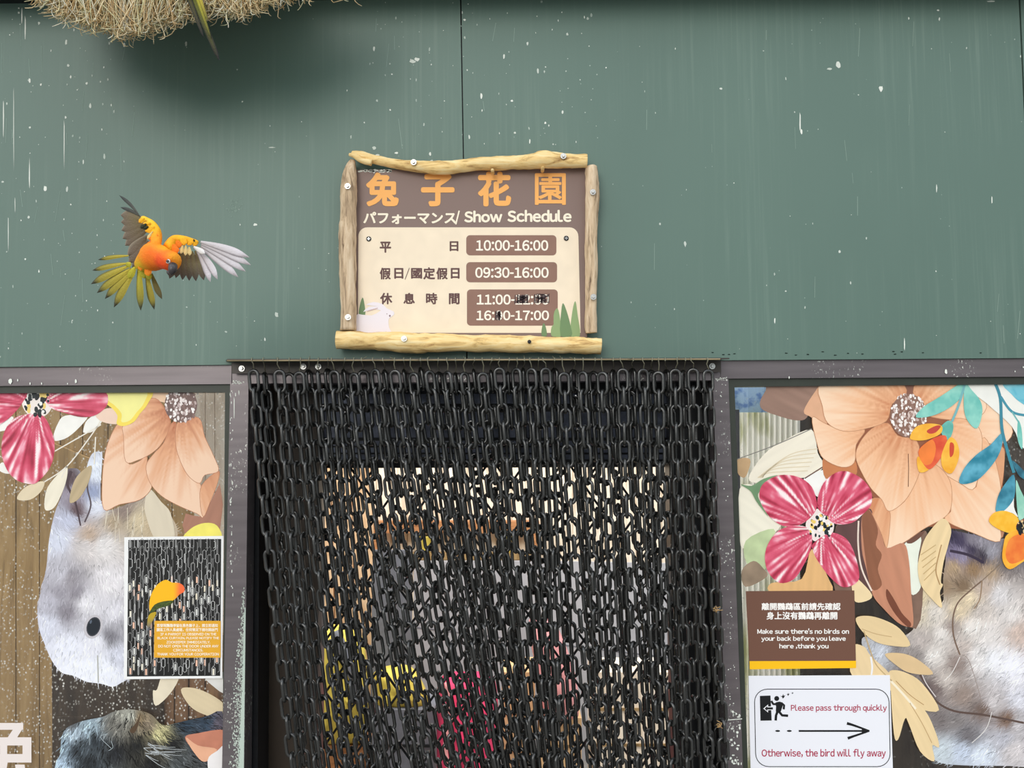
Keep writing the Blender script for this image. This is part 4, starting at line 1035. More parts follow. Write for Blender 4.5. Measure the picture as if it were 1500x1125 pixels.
dr = fur('rabbit_picture', fl, [(76, 1200), (80, 1125), (88, 1105), (90, 1082), (98, 1066), (122, 1056), (150, 1050), (165, 1043), (185, 1039), (205, 1041), (222, 1047), (238, 1062), (258, 1059), (300, 1050), (330, 1053), (330, 1200)],
    [(84, 1120, (170, 190, 210)), (92, 1090, (150, 170, 186)), (112, 1098, (52, 58, 64)), (110, 1075, (170, 186, 200)), (105, 1060, (90, 92, 94)), (130, 1062, (150, 168, 180)), (120, 1090, (66, 74, 80)), (140, 1085, (44, 50, 56)), (170, 1060, (112, 110, 104)), (190, 1048, (160, 160, 150)), (205, 1052, (120, 104, 80)), (215, 1060, (124, 112, 96)), (232, 1075, (180, 174, 130)), (225, 1090, (70, 66, 60)), (200, 1090, (28, 29, 30)), (170, 1100, (30, 32, 36)), (130, 1115, (40, 44, 48)), (250, 1090, (30, 32, 36)), (270, 1062, (44, 58, 72)), (300, 1060, (52, 66, 82)), (320, 1062, (90, 84, 96)), (260, 1115, (70, 74, 76)), (220, 1120, (24, 24, 26)), (290, 1090, (60, 64, 70))],
    7000, 12, [(100, 1090, -.6, .8), (170, 1060, -.6, .6), (220, 1060, .7, .5), (200, 1100, .2, 1), (280, 1070, 1, .1), (260, 1110, .8, .6)], .62)
mb = MB(); d = L()
for k in range(16): 
    a = RND.uniform(-.1, .75); l = RND.uniform(20, 50); x, y = RND.uniform(210, 226), RND.uniform(1088, 1108)
    stroke(mb, [(x, y), (x + l * .6 * math.cos(a), y + l * .5 * math.sin(a)), (x + l * math.cos(a), y + l * math.sin(a * .7))], (.9, .4), d, lin((190, 196, 200)), 4)
for k in range(3):
    x, y = RND.uniform(130, 180), RND.uniform(1070, 1095); stroke(mb, [(x, y), (x + RND.uniform(-12, 12), y + RND.uniform(4, 14)), (x + RND.uniform(-16, 16), y + RND.uniform(10, 26))], .7, d, lin((170, 182, 188)), 4)
fill(mb, [(190, 1070), (200, 1058), (206, 1044), (202, 1064), (196, 1074)], d, lambda x, y: lin((84, 66, 50)), 0, 3)
mb.build('whiskers', M_PRINT, dr, rec=False)['kind'] = 'stuff'
part('orange_petal', fl, [([(271, 1080), (290, 1074), (330, 1070), (330, 1098), (300, 1116), (284, 1100)], tone((196, 128, 104), .15)), ([(272, 1080), (290, 1092), (318, 1098), (300, 1116), (284, 1102)], tone((228, 172, 140), .1))])
part('white_petal', fl, [([(304, 1114), (318, 1100), (330, 1095), (330, 1150), (312, 1150)], tone((236, 232, 232), .04))])
mb = MB(); d = L(); PKW = lin((232, 222, 218))
for q in (((-40, 1059), (34, 1059), (34, 1069), (-40, 1069)), ((-40, 1080), (46, 1080), (46, 1092), (-40, 1092)), ((-40, 1104.5), (46, 1104.5), (46, 1117), (-40, 1117)), ((33, 1088), (46, 1088), (46, 1110), (33, 1110)), ((0, 1088), (10.5, 1088), (10.5, 1110), (0, 1110)), ((22, 1064), (34, 1066), (24, 1082), (10, 1082)), ((22, 1120), (36, 1120), (40, 1150), (26, 1150)), ((-4, 1112), (12, 1112), (6, 1150), (-12, 1150))):
    fill(mb, q, d, lambda x, y: PKW, 0, 0); d += 1e-6
o = mb.build('printed_character', M_PRINT, fl, rec=False); o['label'] = 'pinkish white cut-off character'

# ---- right film
def r6(p): return (1060 + p[0] * .29333, 540 + p[1] * .29333)
def q6(*pts): return [r6(p) for p in pts]
def q7(*pts): return [r7(p) for p in pts]
fr = empty('floral_window_film', W(1300, 1120, GD), 'printed film of flowers and a rabbit on the right window', 'window film')
rb2 = fur('rabbit_picture', fr, q7((1112, -10), (1130, -60), (1250, -40), (1380, -20), (1500, -40), (1640, -60), (1640, 1180), (1500, 1120), (1200, 1112), (1060, 1090), (1000, 1000), (940, 900), (820, 700), (720, 580), (690, 480), (760, 470), (860, 480), (940, 440), (948, 400), (944, 330), (952, 250), (985, 200), (1090, 300), (1096, 180), (1108, 90)),
    [(x * .29333 + 1060, y * .29333 + 795, c) for x, y, c in ((1140, -20, (50, 44, 66)), (1180, 0, (66, 58, 84)), (1240, 40, (60, 52, 74)), (1290, 80, (58, 50, 66)), (1150, 50, (130, 120, 150)), (1190, 70, (140, 132, 156)), (1250, -10, (130, 124, 136)), (1300, 0, (150, 146, 156)), (1330, 50, (150, 148, 158)), (1450, 60, (96, 94, 104)), (1400, 120, (120, 112, 112)), (1150, 130, (170, 146, 118)), (1250, 140, (150, 122, 92)), (1330, 150, (176, 152, 126)), (1200, 220, (128, 106, 84)), (1110, 220, (150, 128, 104)),
      (980, 260, (216, 198, 164)), (990, 350, (212, 200, 180)), (1060, 350, (222, 214, 206)), (1100, 450, (224, 218, 214)), (1140, 420, (160, 146, 140)), (1180, 330, (214, 196, 168)), (1230, 280, (222, 204, 174)), (1300, 220, (190, 172, 160)), (1290, 340, (206, 196, 190)), (1380, 260, (216, 212, 214)), (1250, 420, (232, 226, 222)), (1330, 450, (226, 220, 218)), (1430, 350, (220, 214, 212)), (1480, 450, (200, 180, 170)), (1350, 580, (238, 238, 244)), (1440, 620, (240, 240, 250)), (1280, 560, (226, 222, 222)), (1200, 520, (190, 178, 172)), (1170, 600, (146, 130, 124)), (1060, 560, (220, 214, 210)), (1000, 480, (186, 176, 172)), (960, 560, (150, 142, 140)), (1110, 680, (196, 186, 180)), (1060, 720, (120, 106, 104)), (1020, 740, (76, 62, 64)),
      (800, 540, (196, 200, 210)), (870, 520, (140, 134, 134)), (920, 680, (110, 100, 100)), (1200, 760, (150, 134, 126)), (1300, 830, (112, 94, 86)), (1420, 880, (120, 96, 82)), (1160, 880, (134, 128, 128)), (1080, 880, (124, 116, 116)), (1230, 960, (116, 112, 116)), (1350, 800, (200, 194, 196)), (1480, 780, (214, 214, 224)), (1480, 900, (190, 186, 190)), (1400, 980, (186, 186, 196)), (1200, 1040, (196, 206, 224)), (1300, 1060, (214, 222, 236)), (1450, 1040, (206, 200, 202)), (1100, 1040, (200, 210, 218)))],
    12000, 11, [(x * .29333 + 1060, y * .29333 + 795, u, v) for x, y, u, v in ((1200, 120, -.2, -1), (1350, 140, .6, -1), (1050, 350, -.3, 1), (1250, 400, -.6, .9), (1380, 350, -.5, 1), (1350, 600, -.7, .7), (1100, 650, -.7, .6), (1200, 900, -.9, .5), (1450, 950, -.8, .5), (1300, 1060, -.6, .6))], .17)
mb = MB(); d = L()
for q, w, c in ((((1290, 190), (1230, 240), (1170, 300), (1145, 380), (1150, 470), (1180, 560)), 2.2, (120, 98, 84)), (((1290, 190), (1280, 280), (1250, 330)), 1.6, (150, 124, 100)), (((1400, 90), (1290, 190)), 1.2, (130, 112, 96)), (((980, 660), (1020, 720), (1060, 790), (1150, 840), (1300, 860), (1500, 900)), 3.0, (92, 74, 68)), (((985, 640), (1010, 700), (1060, 770)), 1.4, (214, 206, 206)), (((1180, 570), (1140, 650), (1100, 690)), .9, (235, 230, 228)), (((1340, 845), (1310, 930), (1240, 1000)), .9, (232, 228, 226)), (((1130, 40), (1220, 60), (1300, 100)), 4, (58, 48, 66)), (((1190, 560), (1230, 600), (1300, 830)), .8, (150, 136, 130))):
    stroke(mb, q7(*q), w, d, lin(c), 5); d += 1e-6
mb.build('rabbit_details', M_PRINT, rb2, rec=False)
CR = (238, 230, 212)
part('backing_leaf', fr, [(q6((560, 790), (700, 690), (830, 890), (1010, 810), (1000, 1000), (960, 1300), (740, 1130), (560, 1120)), tone((126, 100, 86), .3)), (q6((1270, 340), (1400, 380), (1390, 560), (1420, 700), (1380, 850), (1300, 600)), tone((196, 140, 108), .15))])  # printed brown backing shapes that fill gaps between petals and leaves
part('cream_leaf', fr, [(q6((440, 305), (470, 420), (500, 490), (410, 545), (300, 535), (180, 570), (125, 545), (200, 430), (300, 360)), tone(CR, .1, .05, (.8, -.5))), (q6((80, 600), (180, 600), (200, 700), (285, 770), (240, 830), (150, 850), (85, 885)), tone((240, 234, 216), .08, .05, (.7, .5))), (q6((480, 510), (560, 500), (520, 600), (470, 640), (440, 600), (400, 550)), tone((242, 240, 236), .04)), (q6((68, 455), (132, 452), (120, 520), (100, 545), (70, 520)), tone((190, 158, 120), .15)),
    (q6((110, 860), (250, 800), (240, 900), (210, 1000), (120, 980)), tone((190, 206, 160), .2)), (q6((90, 1010), (150, 960), (200, 1000), (215, 1040), (110, 1090)), tone((150, 130, 110), .3)), (q6((900, 880), (985, 840), (970, 960), (985, 1090), (935, 1125), (925, 980)), tone((232, 236, 222), .06))])
mb = MB(); d = L(); stroke(mb, q6((60, 455), (250, 385), (440, 300)), 1.3, d, lin((130, 128, 122)), 4); stroke(mb, q6((405, 548), (500, 488)), 1.8, d, lin((110, 84, 74)))
for k in range(6): stroke(mb, q6((470 - k * 10, 400 + k * 22), (330 - k * 20, 430 + k * 18), (170 + k * 5, 545)), 1.2, d, lin((222, 206, 176)), 5); 
mb.build('leaf_vein', M_PRINT, fr, rec=False)
part('brown_petal', fr, [(q6((182, 165), (210, 110), (240, 70), (500, 70), (450, 160), (415, 245), (360, 258), (270, 235), (195, 205)), tone((150, 120, 106), .2, .05, (.8, .4)))])
P2 = (1333, 607)
pf = part('peach_flower', fr, [(q6((560, 70), (1310, 170), (1400, 380), (1370, 700), (1250, 800), (1000, 790), (840, 860), (750, 650), (640, 520), (520, 440), (470, 250)), tone((150, 92, 66), .1)), (q6((860, 70), (980, 70), (960, 140), (900, 140)), tone((140, 96, 80), .1)), (q6((400, 212), (460, 110), (500, 70), (520, 260), (480, 300), (440, 245)), tone((222, 172, 138), .1)), (q6((500, 440), (590, 490), (656, 460), (662, 530), (600, 512), (510, 550)), tone((200, 128, 84), .1)), (q6((1360, 470), (1310, 380), (1400, 400), (1385, 600)), tone((220, 160, 120), .1)), (q6((915, 862), (1002, 808), (985, 840), (940, 872)), tone((112, 78, 66), .1))])
for pts, ln, sd in ((q6((1310, 170), (1440, 290), (1400, 372), (1270, 355), (1240, 250)), 160, 6), (q6((970, 70), (1190, 70), (1312, 172), (1250, 252), (1040, 242), (960, 170)), 120, 7), (q6((1060, 480), (1180, 560), (1262, 590), (1290, 350), (1345, 420), (1385, 600), (1370, 720), (1380, 862), (1250, 822), (1130, 772), (1104, 738), (1136, 690)), 250, 8),
                    (q6((1130, 255), (1240, 265), (1292, 355), (1258, 590), (1180, 572), (1060, 480), (1100, 350)), 170, 9), (q6((980, 485), (1060, 480), (1130, 560), (1138, 680), (1104, 742), (1000, 800), (900, 868), (815, 896), (828, 712), (905, 662)), 240, 10), (q6((728, 655), (790, 650), (826, 704), (832, 760), (815, 893), (790, 830), (760, 765), (724, 705)), 520, 11),
                    (q6((500, 270), (600, 312), (705, 305), (662, 380), (652, 470), (590, 492), (500, 450), (468, 380), (442, 245)), 190, 12), (q6((820, 272), (870, 335), (965, 362), (982, 480), (962, 562), (905, 660), (826, 712), (790, 655), (738, 600), (690, 520), (660, 440), (680, 370), (740, 300)), 190, 13), (q6((500, 70), (870, 70), (905, 150), (842, 175), (812, 262), (700, 302), (600, 312), (520, 272), (494, 190)), 150, 14)):
    part('petal', pf, [(pts, petal_peach(P2, ln, sd, (206, 134, 92), (240, 188, 148), (247, 214, 184)), 4)])
    mb = MB(); P = smooth_poly(pts, 4); stroke(mb, P + P[:1], .8, L(), lin((196, 140, 104))); mb.build('petal_edge', M_PRINT, pf, rec=False)
centre_dots('flower_centre', pf, 1331, 609, 27, 32, 190, [(236, 226, 222), (200, 176, 168), (150, 118, 106), (246, 240, 236)], (1.1, 2.1), (140, 106, 92))
mb = MB(); d = L(); disc2(mb, 1335, 607, 8, 8, d, lin((120, 88, 78)), 18); disc2(mb, 1335, 607, 5.5, 5.5, d + 1e-5, lin((214, 194, 186)), 18); disc2(mb, 1335, 607, 2.5, 2.5, d + 2e-5, lin((170, 140, 130)), 12)
stroke(mb, q6((922, 425), (924, 500), (922, 590)), 1.0, d, lin((110, 70, 50))); mb.build('flower_eye', M_PRINT, pf, rec=False)
part('brown_leaf', fr, [(q6((570, 785), (720, 698), (740, 760), (700, 900), (740, 1100), (690, 1125), (640, 900), (575, 850)), tone((96, 68, 66), .25, .05, (.2, 1))), (q6((690, 740), (722, 700), (762, 765), (792, 840), (816, 896), (900, 872), (926, 965), (936, 1110), (948, 1270), (925, 1290), (870, 1268), (800, 1200), (745, 1130), (715, 1010), (690, 900)), tone((196, 136, 108), .14, .05, (.3, 1))), (q6((690, 740), (722, 700), (770, 800), (760, 880), (790, 930), (770, 1000), (790, 1080), (740, 1100), (710, 960)), tone((142, 92, 68), .14, .05, (.3, 1))), (q6((815, 1100), (850, 1150), (890, 1220), (935, 1270), (920, 1290), (860, 1230), (815, 1150)), tone((120, 70, 52), .14))])
mb = MB(); d = L(); stroke(mb, q6((674, 760), (672, 880), (690, 1000), (740, 1110)), 2.4, d, lin((232, 214, 200)), 5); mb.build('leaf_vein', M_PRINT, fr, rec=False)
TN = (228, 202, 156)
part('tan_leaf', fr, [(q6((1010, 840), (1092, 748), (1136, 800), (1122, 880), (1100, 960), (1085, 1060), (1095, 1080), (1080, 1120), (1090, 1195), (1030, 1140), (985, 1080), (970, 1000), (980, 930)), tone((234, 208, 162), .14, .05, (.35, -.9))), (q7((640, 170), (670, 180), (742, 262), (700, 295), (650, 285)), tone((236, 212, 168), .05)), (q7((660, 378), (720, 365), (800, 385), (880, 430), (932, 512), (850, 516), (760, 495), (690, 440)), tone(TN, .08, .05, (.8, .5))), (q7((806, 556), (900, 554), (980, 590), (1046, 656), (930, 650), (860, 610)), tone((220, 190, 146), .06)),
    (q7((640, 520), (700, 518), (735, 565), (830, 655), (860, 740), (650, 680)), tone((232, 206, 162), .1, .05, (.5, 1))), (q7((830, 640), (900, 645), (990, 700), (1076, 836), (960, 822), (880, 740), (835, 690)), tone((230, 204, 158), .08, .05, (.6, .8))), (q7((836, 690), (880, 740), (1000, 830), (1060, 950), (1076, 1022), (1042, 1012), (1052, 1092), (980, 1040), (925, 905), (905, 880), (872, 982), (850, 950)), tone((234, 208, 162), .08, .05, (.5, 1))), (q6((240, 1070), (390, 1050), (440, 900), (520, 1040), (525, 1120), (250, 1120)), tone((224, 178, 122), .15, .05, (0, 1)))])
mb = MB(); d = L()
for q, w, c in ((((1088, 10), (1075, 60), (1060, 140), (1080, 210)), 1.6, (176, 140, 96)), (((835, 690), (900, 760), (960, 830)), 3.2, (244, 232, 208)), (((700, 440), (740, 560), (770, 620), (840, 690)), 1.6, (196, 168, 124)), (((690, 430), (760, 455), (840, 470)), 1.0, (196, 166, 122)), (((860, 690), (930, 760), (1000, 810)), 1.0, (180, 140, 92)), (((930, 800), (990, 900), (1040, 1000)), 1.0, (190, 154, 108)), (((735, 570), (742, 620), (738, 660)), 2.6, (236, 236, 240))): stroke(mb, q7(*q), w, d, lin(c), 5)
for k in range(5): stroke(mb, q6((985 + k * 4, 930 + k * 32), (1060, 880 + k * 30)), 1.3, d, lin((200, 170, 122)))
mb.build('leaf_vein', M_PRINT, fr, rec=False)
part('green_sepal', fr, [(q6((85, 578), (140, 585), (200, 550), (272, 534), (215, 590), (172, 625), (190, 680), (222, 738), (165, 665), (135, 612)), tone((116, 150, 112), .2))])
rc = (1203, 773)
rf = part('red_flower', fr, [(q6((430, 730), (470, 700), (540, 740), (550, 800), (520, 850), (450, 860), (410, 790)), tone((240, 226, 222), .05))])
for pts, sd in ((q6((180, 612), (205, 568), (280, 532), (370, 540), (440, 590), (466, 680), (442, 735), (380, 780), (300, 786), (230, 740), (186, 670)), 11), (q6((470, 645), (500, 570), (560, 520), (620, 514), (690, 550), (736, 610), (736, 680), (690, 732), (640, 770), (560, 776), (500, 730), (468, 692)), 12), (q6((410, 790), (440, 830), (436, 900), (400, 980), (350, 1052), (280, 1070), (225, 1020), (206, 950), (220, 880), (270, 812), (340, 786)), 13), (q6((448, 872), (530, 820), (600, 840), (640, 890), (670, 980), (672, 1060), (600, 1092), (530, 1040), (470, 960), (445, 905)), 14)):
    part('petal', rf, [(pts, petal_red(rc, sd), 4)])
centre_dots('flower_centre', rf, 1203, 773, 17, 19, 52, [(24, 30, 34), (24, 30, 34), (30, 46, 50), (242, 240, 236), (240, 206, 110)], (1.4, 3.0))
part('white_petal', fr, [(q6((1212, 70), (1640, 70), (1640, 420), (1500, 400), (1440, 290), (1312, 172)), tone((236, 236, 230), .05)), (q6((1380, 700), (1445, 590), (1450, 690), (1470, 740), (1440, 720)), tone((238, 236, 232), .05))])
TE, BL = ((110, 190, 180), (150, 214, 200)), ((44, 128, 152), (100, 176, 200))
part('teal_leaf', fr, [(q6((960, 242), (1000, 190), (1080, 140), (1190, 70), (1212, 85), (1180, 150), (1120, 200), (1040, 236)), wash(*TE, .05, 1)), (q6((1205, 75), (1240, 108), (1282, 160), (1292, 220), (1266, 298), (1220, 262), (1200, 195)), wash(*TE, .05, 2)), (q6((1085, 292), (1120, 260), (1146, 275), (1142, 322), (1120, 356), (1092, 332)), wash((90, 170, 160), (130, 200, 186), .06, 3)), (q6((1470, 258), (1488, 300), (1492, 402), (1468, 352)), wash(*TE, .05, 5)), (q6((1460, 560), (1480, 600), (1520, 700), (1480, 760), (1465, 690)), wash((140, 200, 180), (170, 220, 200), .05, 5))])
part('blue_leaf', fr, [(q6((1390, 322), (1386, 400), (1342, 480), (1262, 560), (1178, 572), (1200, 500), (1262, 430), (1332, 380)), wash(*BL, .05, 4)), (q6((1450, 530), (1452, 640), (1402, 708), (1360, 712), (1370, 640), (1402, 580)), wash((40, 110, 134), (84, 160, 184), .06, 5)), (q6((1405, 70), (1640, 70), (1640, 250), (1500, 180), (1440, 130)), wash((84, 176, 200), (140, 206, 220), .03, 6)), (q6((1440, 460), (1480, 490), (1540, 560), (1480, 540)), wash((40, 90, 110), (70, 140, 160), .05, 7))])
mb = MB(); d = L()
for q, w, c in ((((1355, 70), (1382, 150), (1390, 300), (1420, 420), (1450, 520)), 4.5, (62, 136, 156)), (((1384, 140), (1440, 215), (1520, 235)), 3.6, (70, 146, 166)), (((1205, 75), (1175, 180), (1140, 265)), 3.4, (120, 180, 186)), (((1440, 215), (1475, 270)), 2, (110, 180, 180))): stroke(mb, q6(*q), w, d, lin(c), 5); d += 1e-6
mb.build('leaf_stem', M_PRINT, fr, rec=False)
def orange(shapes): return part('orange_flower', fr, shapes)
Y1, R1 = ((240, 168, 52), (250, 196, 80)), ((216, 78, 52), (236, 108, 70))
orange([(q6((930, 342), (960, 292), (1020, 274), (1088, 285), (1082, 326), (1010, 356), (950, 357)), wash(*Y1, .06, 1)), (q6((1015, 310), (1060, 285), (1085, 288), (1060, 318), (1030, 325)), tone((196, 72, 60), .1)), (q6((968, 440), (1022, 462), (1024, 505), (976, 515)), wash(*Y1, .06, 2)), (q6((985, 392), (1050, 346), (1108, 334), (1112, 382), (1082, 450), (1032, 502), (1000, 480), (974, 430)), wash(*R1, .05, 3)), (q6((985, 395), (1040, 355), (1060, 400), (1040, 470), (1000, 478), (976, 430)), tone((240, 130, 60), .12)), (q6((1088, 432), (1128, 345), (1166, 370), (1176, 440), (1140, 522), (1096, 500)), wash(*Y1, .05, 4)), (q6((1130, 372), (1150, 378), (1148, 425), (1130, 440)), tone((206, 74, 50), .1))])
orange([(q6((1325, 762), (1350, 720), (1410, 711), (1470, 745), (1472, 816), (1430, 822), (1370, 800)), wash((244, 178, 40), (252, 202, 80), .05, 6)), (q6((1420, 825), (1520, 800), (1640, 840), (1560, 940), (1500, 962), (1430, 1002), (1394, 960), (1396, 890)), wash((244, 166, 44), (250, 190, 70), .05, 7)), (q6((1430, 850), (1500, 830), (1520, 930), (1440, 975), (1408, 930)), wash((232, 110, 50), (242, 140, 62), .06, 8)), (q6((1462, 780), (1500, 750), (1540, 790), (1500, 825), (1470, 815)), tone((150, 80, 60), .2))])
centre_dots('flower_centre', fr, 1498, 772, 9, 9, 22, [(24, 30, 34), (34, 44, 46), (220, 190, 140)], (1.2, 2.6), (40, 34, 34))

# ------------------------------------------------------------------ flying parrot
BD = 0.40
def zb(p): return (110 + p[0] * .18667, 270 + p[1] * .18667)
def Bp(p, dd=0.0): x, y = zb(p); return W(x, y, BD + dd)
bird = empty('flying_parrot', Bp((640, 600)), 'orange and yellow parrot flying with spread wings in front of the green wall', 'parrot')
def skin_body(name, nodes, edges, colfn, mat, parent, sub=2):
    me = bpy.data.meshes.new(name); me.from_pydata([n[0] for n in nodes], edges, [])
    o = bpy.data.objects.new(name, me); COL.objects.link(o)
    s = o.modifiers.new('skin', 'SKIN'); s.use_smooth_shade = True
    for v, nd in zip(me.skin_vertices[0].data, nodes): v.radius = (nd[1], nd[1])
    me.skin_vertices[0].data[0].use_root = True
    u = o.modifiers.new('sub', 'SUBSURF'); u.levels = sub; u.render_levels = sub
    dg = bpy.context.evaluated_depsgraph_get(); m2 = bpy.data.meshes.new_from_object(o.evaluated_get(dg)); bpy.data.objects.remove(o)
    a = m2.color_attributes.new('Col', 'FLOAT_COLOR', 'POINT')
    for i, v in enumerate(m2.vertices): a.data[i].color = (*colfn(v.co), 1)
    m2.name = name; m2.materials.clear()
    return link(name, m2, mat, parent, True)
nodes = [(Bp((480, 650), -.012), .007), (Bp((530, 620), -.006), .014), (Bp((590, 590), .0), .021), (Bp((638, 560), .008), .022), (Bp((690, 575), .018), .0165), (Bp((752, 600), .030), .0185), (Bp((792, 628), .036), .0125),
         (Bp((640, 470), .0), .011), (Bp((640, 380), -.004), .0095), (Bp((600, 310), -.008), .007), (Bp((520, 258), -.012), .004),
         (Bp((715, 520), .000), .011), (Bp((782, 428), -.006), .0085), (Bp((868, 434), -.006), .0062), (Bp((970, 460), -.008), .0038)]
edges = [(0, 1), (1, 2), (2, 3), (3, 4), (4, 5), (5, 6), (3, 7), (7, 8), (8, 9), (9, 10), (3, 11), (11, 12), (12, 13), (13, 14)]
CS = [((480, 650), (206, 190, 40)), ((530, 640), (226, 150, 30)), ((560, 600), (240, 110, 24)), ((600, 640), (240, 120, 26)), ((620, 540), (242, 104, 22)), ((650, 480), (250, 130, 24)), ((700, 470), (250, 196, 40)), ((640, 380), (248, 150, 24)), ((660, 330), (252, 176, 30)), ((600, 300), (252, 190, 36)), ((520, 255), (252, 200, 50)), ((730, 500), (250, 186, 36)), ((780, 490), (244, 120, 22)), ((790, 420), (252, 190, 36)), ((870, 420), (250, 180, 34)), ((970, 455), (250, 204, 60)), ((700, 560), (242, 90, 24)), ((690, 620), (232, 60, 26)), ((720, 680), (230, 76, 30)), ((760, 560), (250, 110, 28)), ((810, 590), (252, 170, 32)), ((830, 640), (252, 160, 34)), ((740, 640), (232, 66, 30)), ((790, 650), (232, 80, 36))]
CSW = [(Bp(p, .02), lin(c)) for p, c in CS]
def birdcol(v):
    w = 0; acc = [0, 0, 0]
    for p, c in CSW:
        k = 1 / (((v.x - p.x) ** 2 + (v.z - p.z) ** 2) ** 1.5 + 2e-7); w += k
        for i in range(3): acc[i] += c[i] * k
    n = 1 + .14 * fbm(v.x * 160, v.z * 160, v.y * 160)
    return tuple(min(.95, a / w * n) for a in acc)
body = skin_body('body', nodes, edges, birdcol, M_FUR, bird)
# eye, beak
e = Bp((728, 604), .0485)
mb = MB(); mb.disc(e + Vector((0, .002, 0)), (-.25, -1, .1), .0034, .0018, 18, lin((226, 220, 214))); mb.build('eye_ring', M_FUR, bird, True)
mb = MB(); mb.disc(e + Vector((0, -.0002, 0)), (-.25, -1, .1), .0022, .002, 16, lin((20, 20, 24)), rtop=.0012); mb.build('eye', M_BEAK, bird, True)
mb = MB(); mb.tube([Bp(p, q) for p, q in (((768, 640), .050), ((765, 668), .056), ((754, 690), .056), ((742, 704), .052))], [.0066, .0064, .0045, .001], 14); mb.build('beak', M_BEAK, bird, True)
mb = MB(); mb.tube([Bp(p, q) for p, q in (((745, 690), .046), ((738, 706), .047), ((734, 712), .046))], [.005, .004, .001], 12); mb.build('lower_beak', M_BEAK, bird, True)
def feather(parent, base, tip, width, d0, d1, colfn, curl=.0, name='feather'):
    a = Vector(base); b = Vector(tip); t = b - a; l = t.length; t /= l; q = Vector((-t.y, t.x)); n = 12; vs = []; cs = []
    for i in range(n + 1):
        u = i / n; w = width * (0.35 + .75 * math.sin(min(1, u * 1.4) * math.pi / 2)) * (1 if u < .6 else max(0.03, 1 - ((u - .6) / .4) ** 2.2)) / 1.1
        c = a + t * l * u + q * curl * math.sin(u * math.pi)
        d = d0 + (d1 - d0) * u
        for s, bump in ((-1, 0), (-.5, .0006), (0, .0014), (.5, .0006), (1, 0)):
            p = c + q * w * .5 * s; vs.append(Bp((p.x, p.y), d + bump)); cs.append(colfn(u, s))
        for s in (-1, 0, 1):
            p = c + q * w * .5 * s; vs.append(Bp((p.x, p.y), d - .0004)); cs.append(colfn(u, s))
    fs = []
    for i in range(n):
        r = i * 8; k = r + 8
        for j in range(4): fs.append((r + j, r + j + 1, k + j + 1, k + j))
        for j in (5, 6): fs.append((r + j + 1, r + j, k + j, k + j + 1))
    mb = MB(); mb.add(vs, fs, cs); return mb.build(name, M_FUR, parent, True, rec=False)
def two(c1, c2, edge=None, tip=None):
    c1, c2 = lin(c1), lin(c2); e = lin(edge) if edge else None; tp = lin(tip) if tip else None
    def f(u, s):
        c = mixc(c1, c2, u)
        if e and s >= 1: c = mixc(c, e, .8)
        if tp and u > .78: c = mixc(c, tp, (u - .78) / .15)
        return c
    return f
# left wing (photo left): coverts first, then flight feathers
def wing(name, coverts):
    w = MB(); o = feather(bird, coverts[0][0], coverts[0][1], coverts[0][2], coverts[0][3], coverts[0][4], coverts[0][5], 0, name)
    for c in coverts[1:]: feather(o, *c[:3], c[3], c[4], c[5], 0, 'covert_feather')
    return o
YC = two((250, 190, 40), (252, 176, 34)); OC = two((244, 130, 26), (236, 120, 30)); DC = two((50, 54, 30), (40, 44, 30)); CC = two((224, 200, 130), (232, 210, 150), (150, 120, 70))
lw = wing('left_wing', [((650, 400), (575, 430), 70, .006, .004, OC), ((620, 330), (550, 370), 60, .004, .002, YC), ((590, 300), (530, 330), 50, .002, .0, YC), ((560, 310), (512, 345), 34, .004, .002, DC), ((575, 330), (535, 352), 26, .005, .003, DC), ((610, 370), (565, 430), 30, .006, .004, CC), ((640, 440), (560, 500), 60, .008, .004, OC), ((545, 265), (500, 300), 40, .002, -.002, YC), ((600, 460), (570, 540), 44, .006, .004, two((150, 90, 50), (180, 100, 40)))])
GB = lambda k: two((128 - k, 116 - k, 74), (112, 98, 86), (150, 140, 122))
Lb = [(500, 240), (508, 250), (520, 268), (528, 286), (535, 306), (545, 335), (555, 365), (565, 405), (575, 445), (580, 490), (580, 540)]
Lt = [(345, 85), (355, 180), (358, 240), (360, 296), (364, 360), (372, 425), (392, 480), (412, 560), (420, 620), (450, 656), (490, 660)]
for k, (b, t) in enumerate(zip(Lb, Lt)):
    c = two((84, 84, 76), (60, 64, 64)) if k < 2 else GB(k * 3)
    feather(lw, b, t, 28 if k < 2 else 84, -.010 - k * .0012, -.02 - k * .001 + (.004 if k > 6 else 0), c, 10 if k < 3 else 5)
rw = wing('right_wing', [((770, 470), (800, 545), 60, .008, .006, OC), ((840, 420), (860, 480), 60, .006, .004, YC), ((890, 430), (910, 480), 54, .004, .002, YC), ((930, 445), (950, 485), 44, .002, .0, YC), ((930, 430), (938, 452), 16, .0065, .0055, DC), ((845, 480), (830, 545), 34, .006, .004, CC), ((870, 480), (865, 560), 34, .006, .004, CC), ((895, 490), (900, 560), 34, .006, .004, CC), ((930, 490), (1020, 545), 46, .004, .002, two((226, 222, 216), (238, 236, 236), (120, 112, 100))), ((800, 440), (820, 500), 56, .007, .005, OC)])
SV = two((196, 190, 192), (216, 211, 218), (104, 96, 100), (176, 168, 172))
Rb = [(985, 452), (990, 466), (988, 482), (982, 500), (972, 516), (960, 528)]; Rt = [(1368, 574), (1380, 634), (1338, 684), (1280, 728), (1118, 746), (1062, 766)]
for k, (b, t) in enumerate(zip(Rb, Rt)): feather(rw, b, t, 62 if k < 4 else 56, -.004 - k * .0014, .004 - k * .002, SV, -10)
Sb = [(945, 520), (915, 525), (885, 528), (858, 530), (835, 530), (815, 540)]; St = [(1010, 752), (948, 760), (895, 756), (842, 750), (790, 735), (740, 740)]
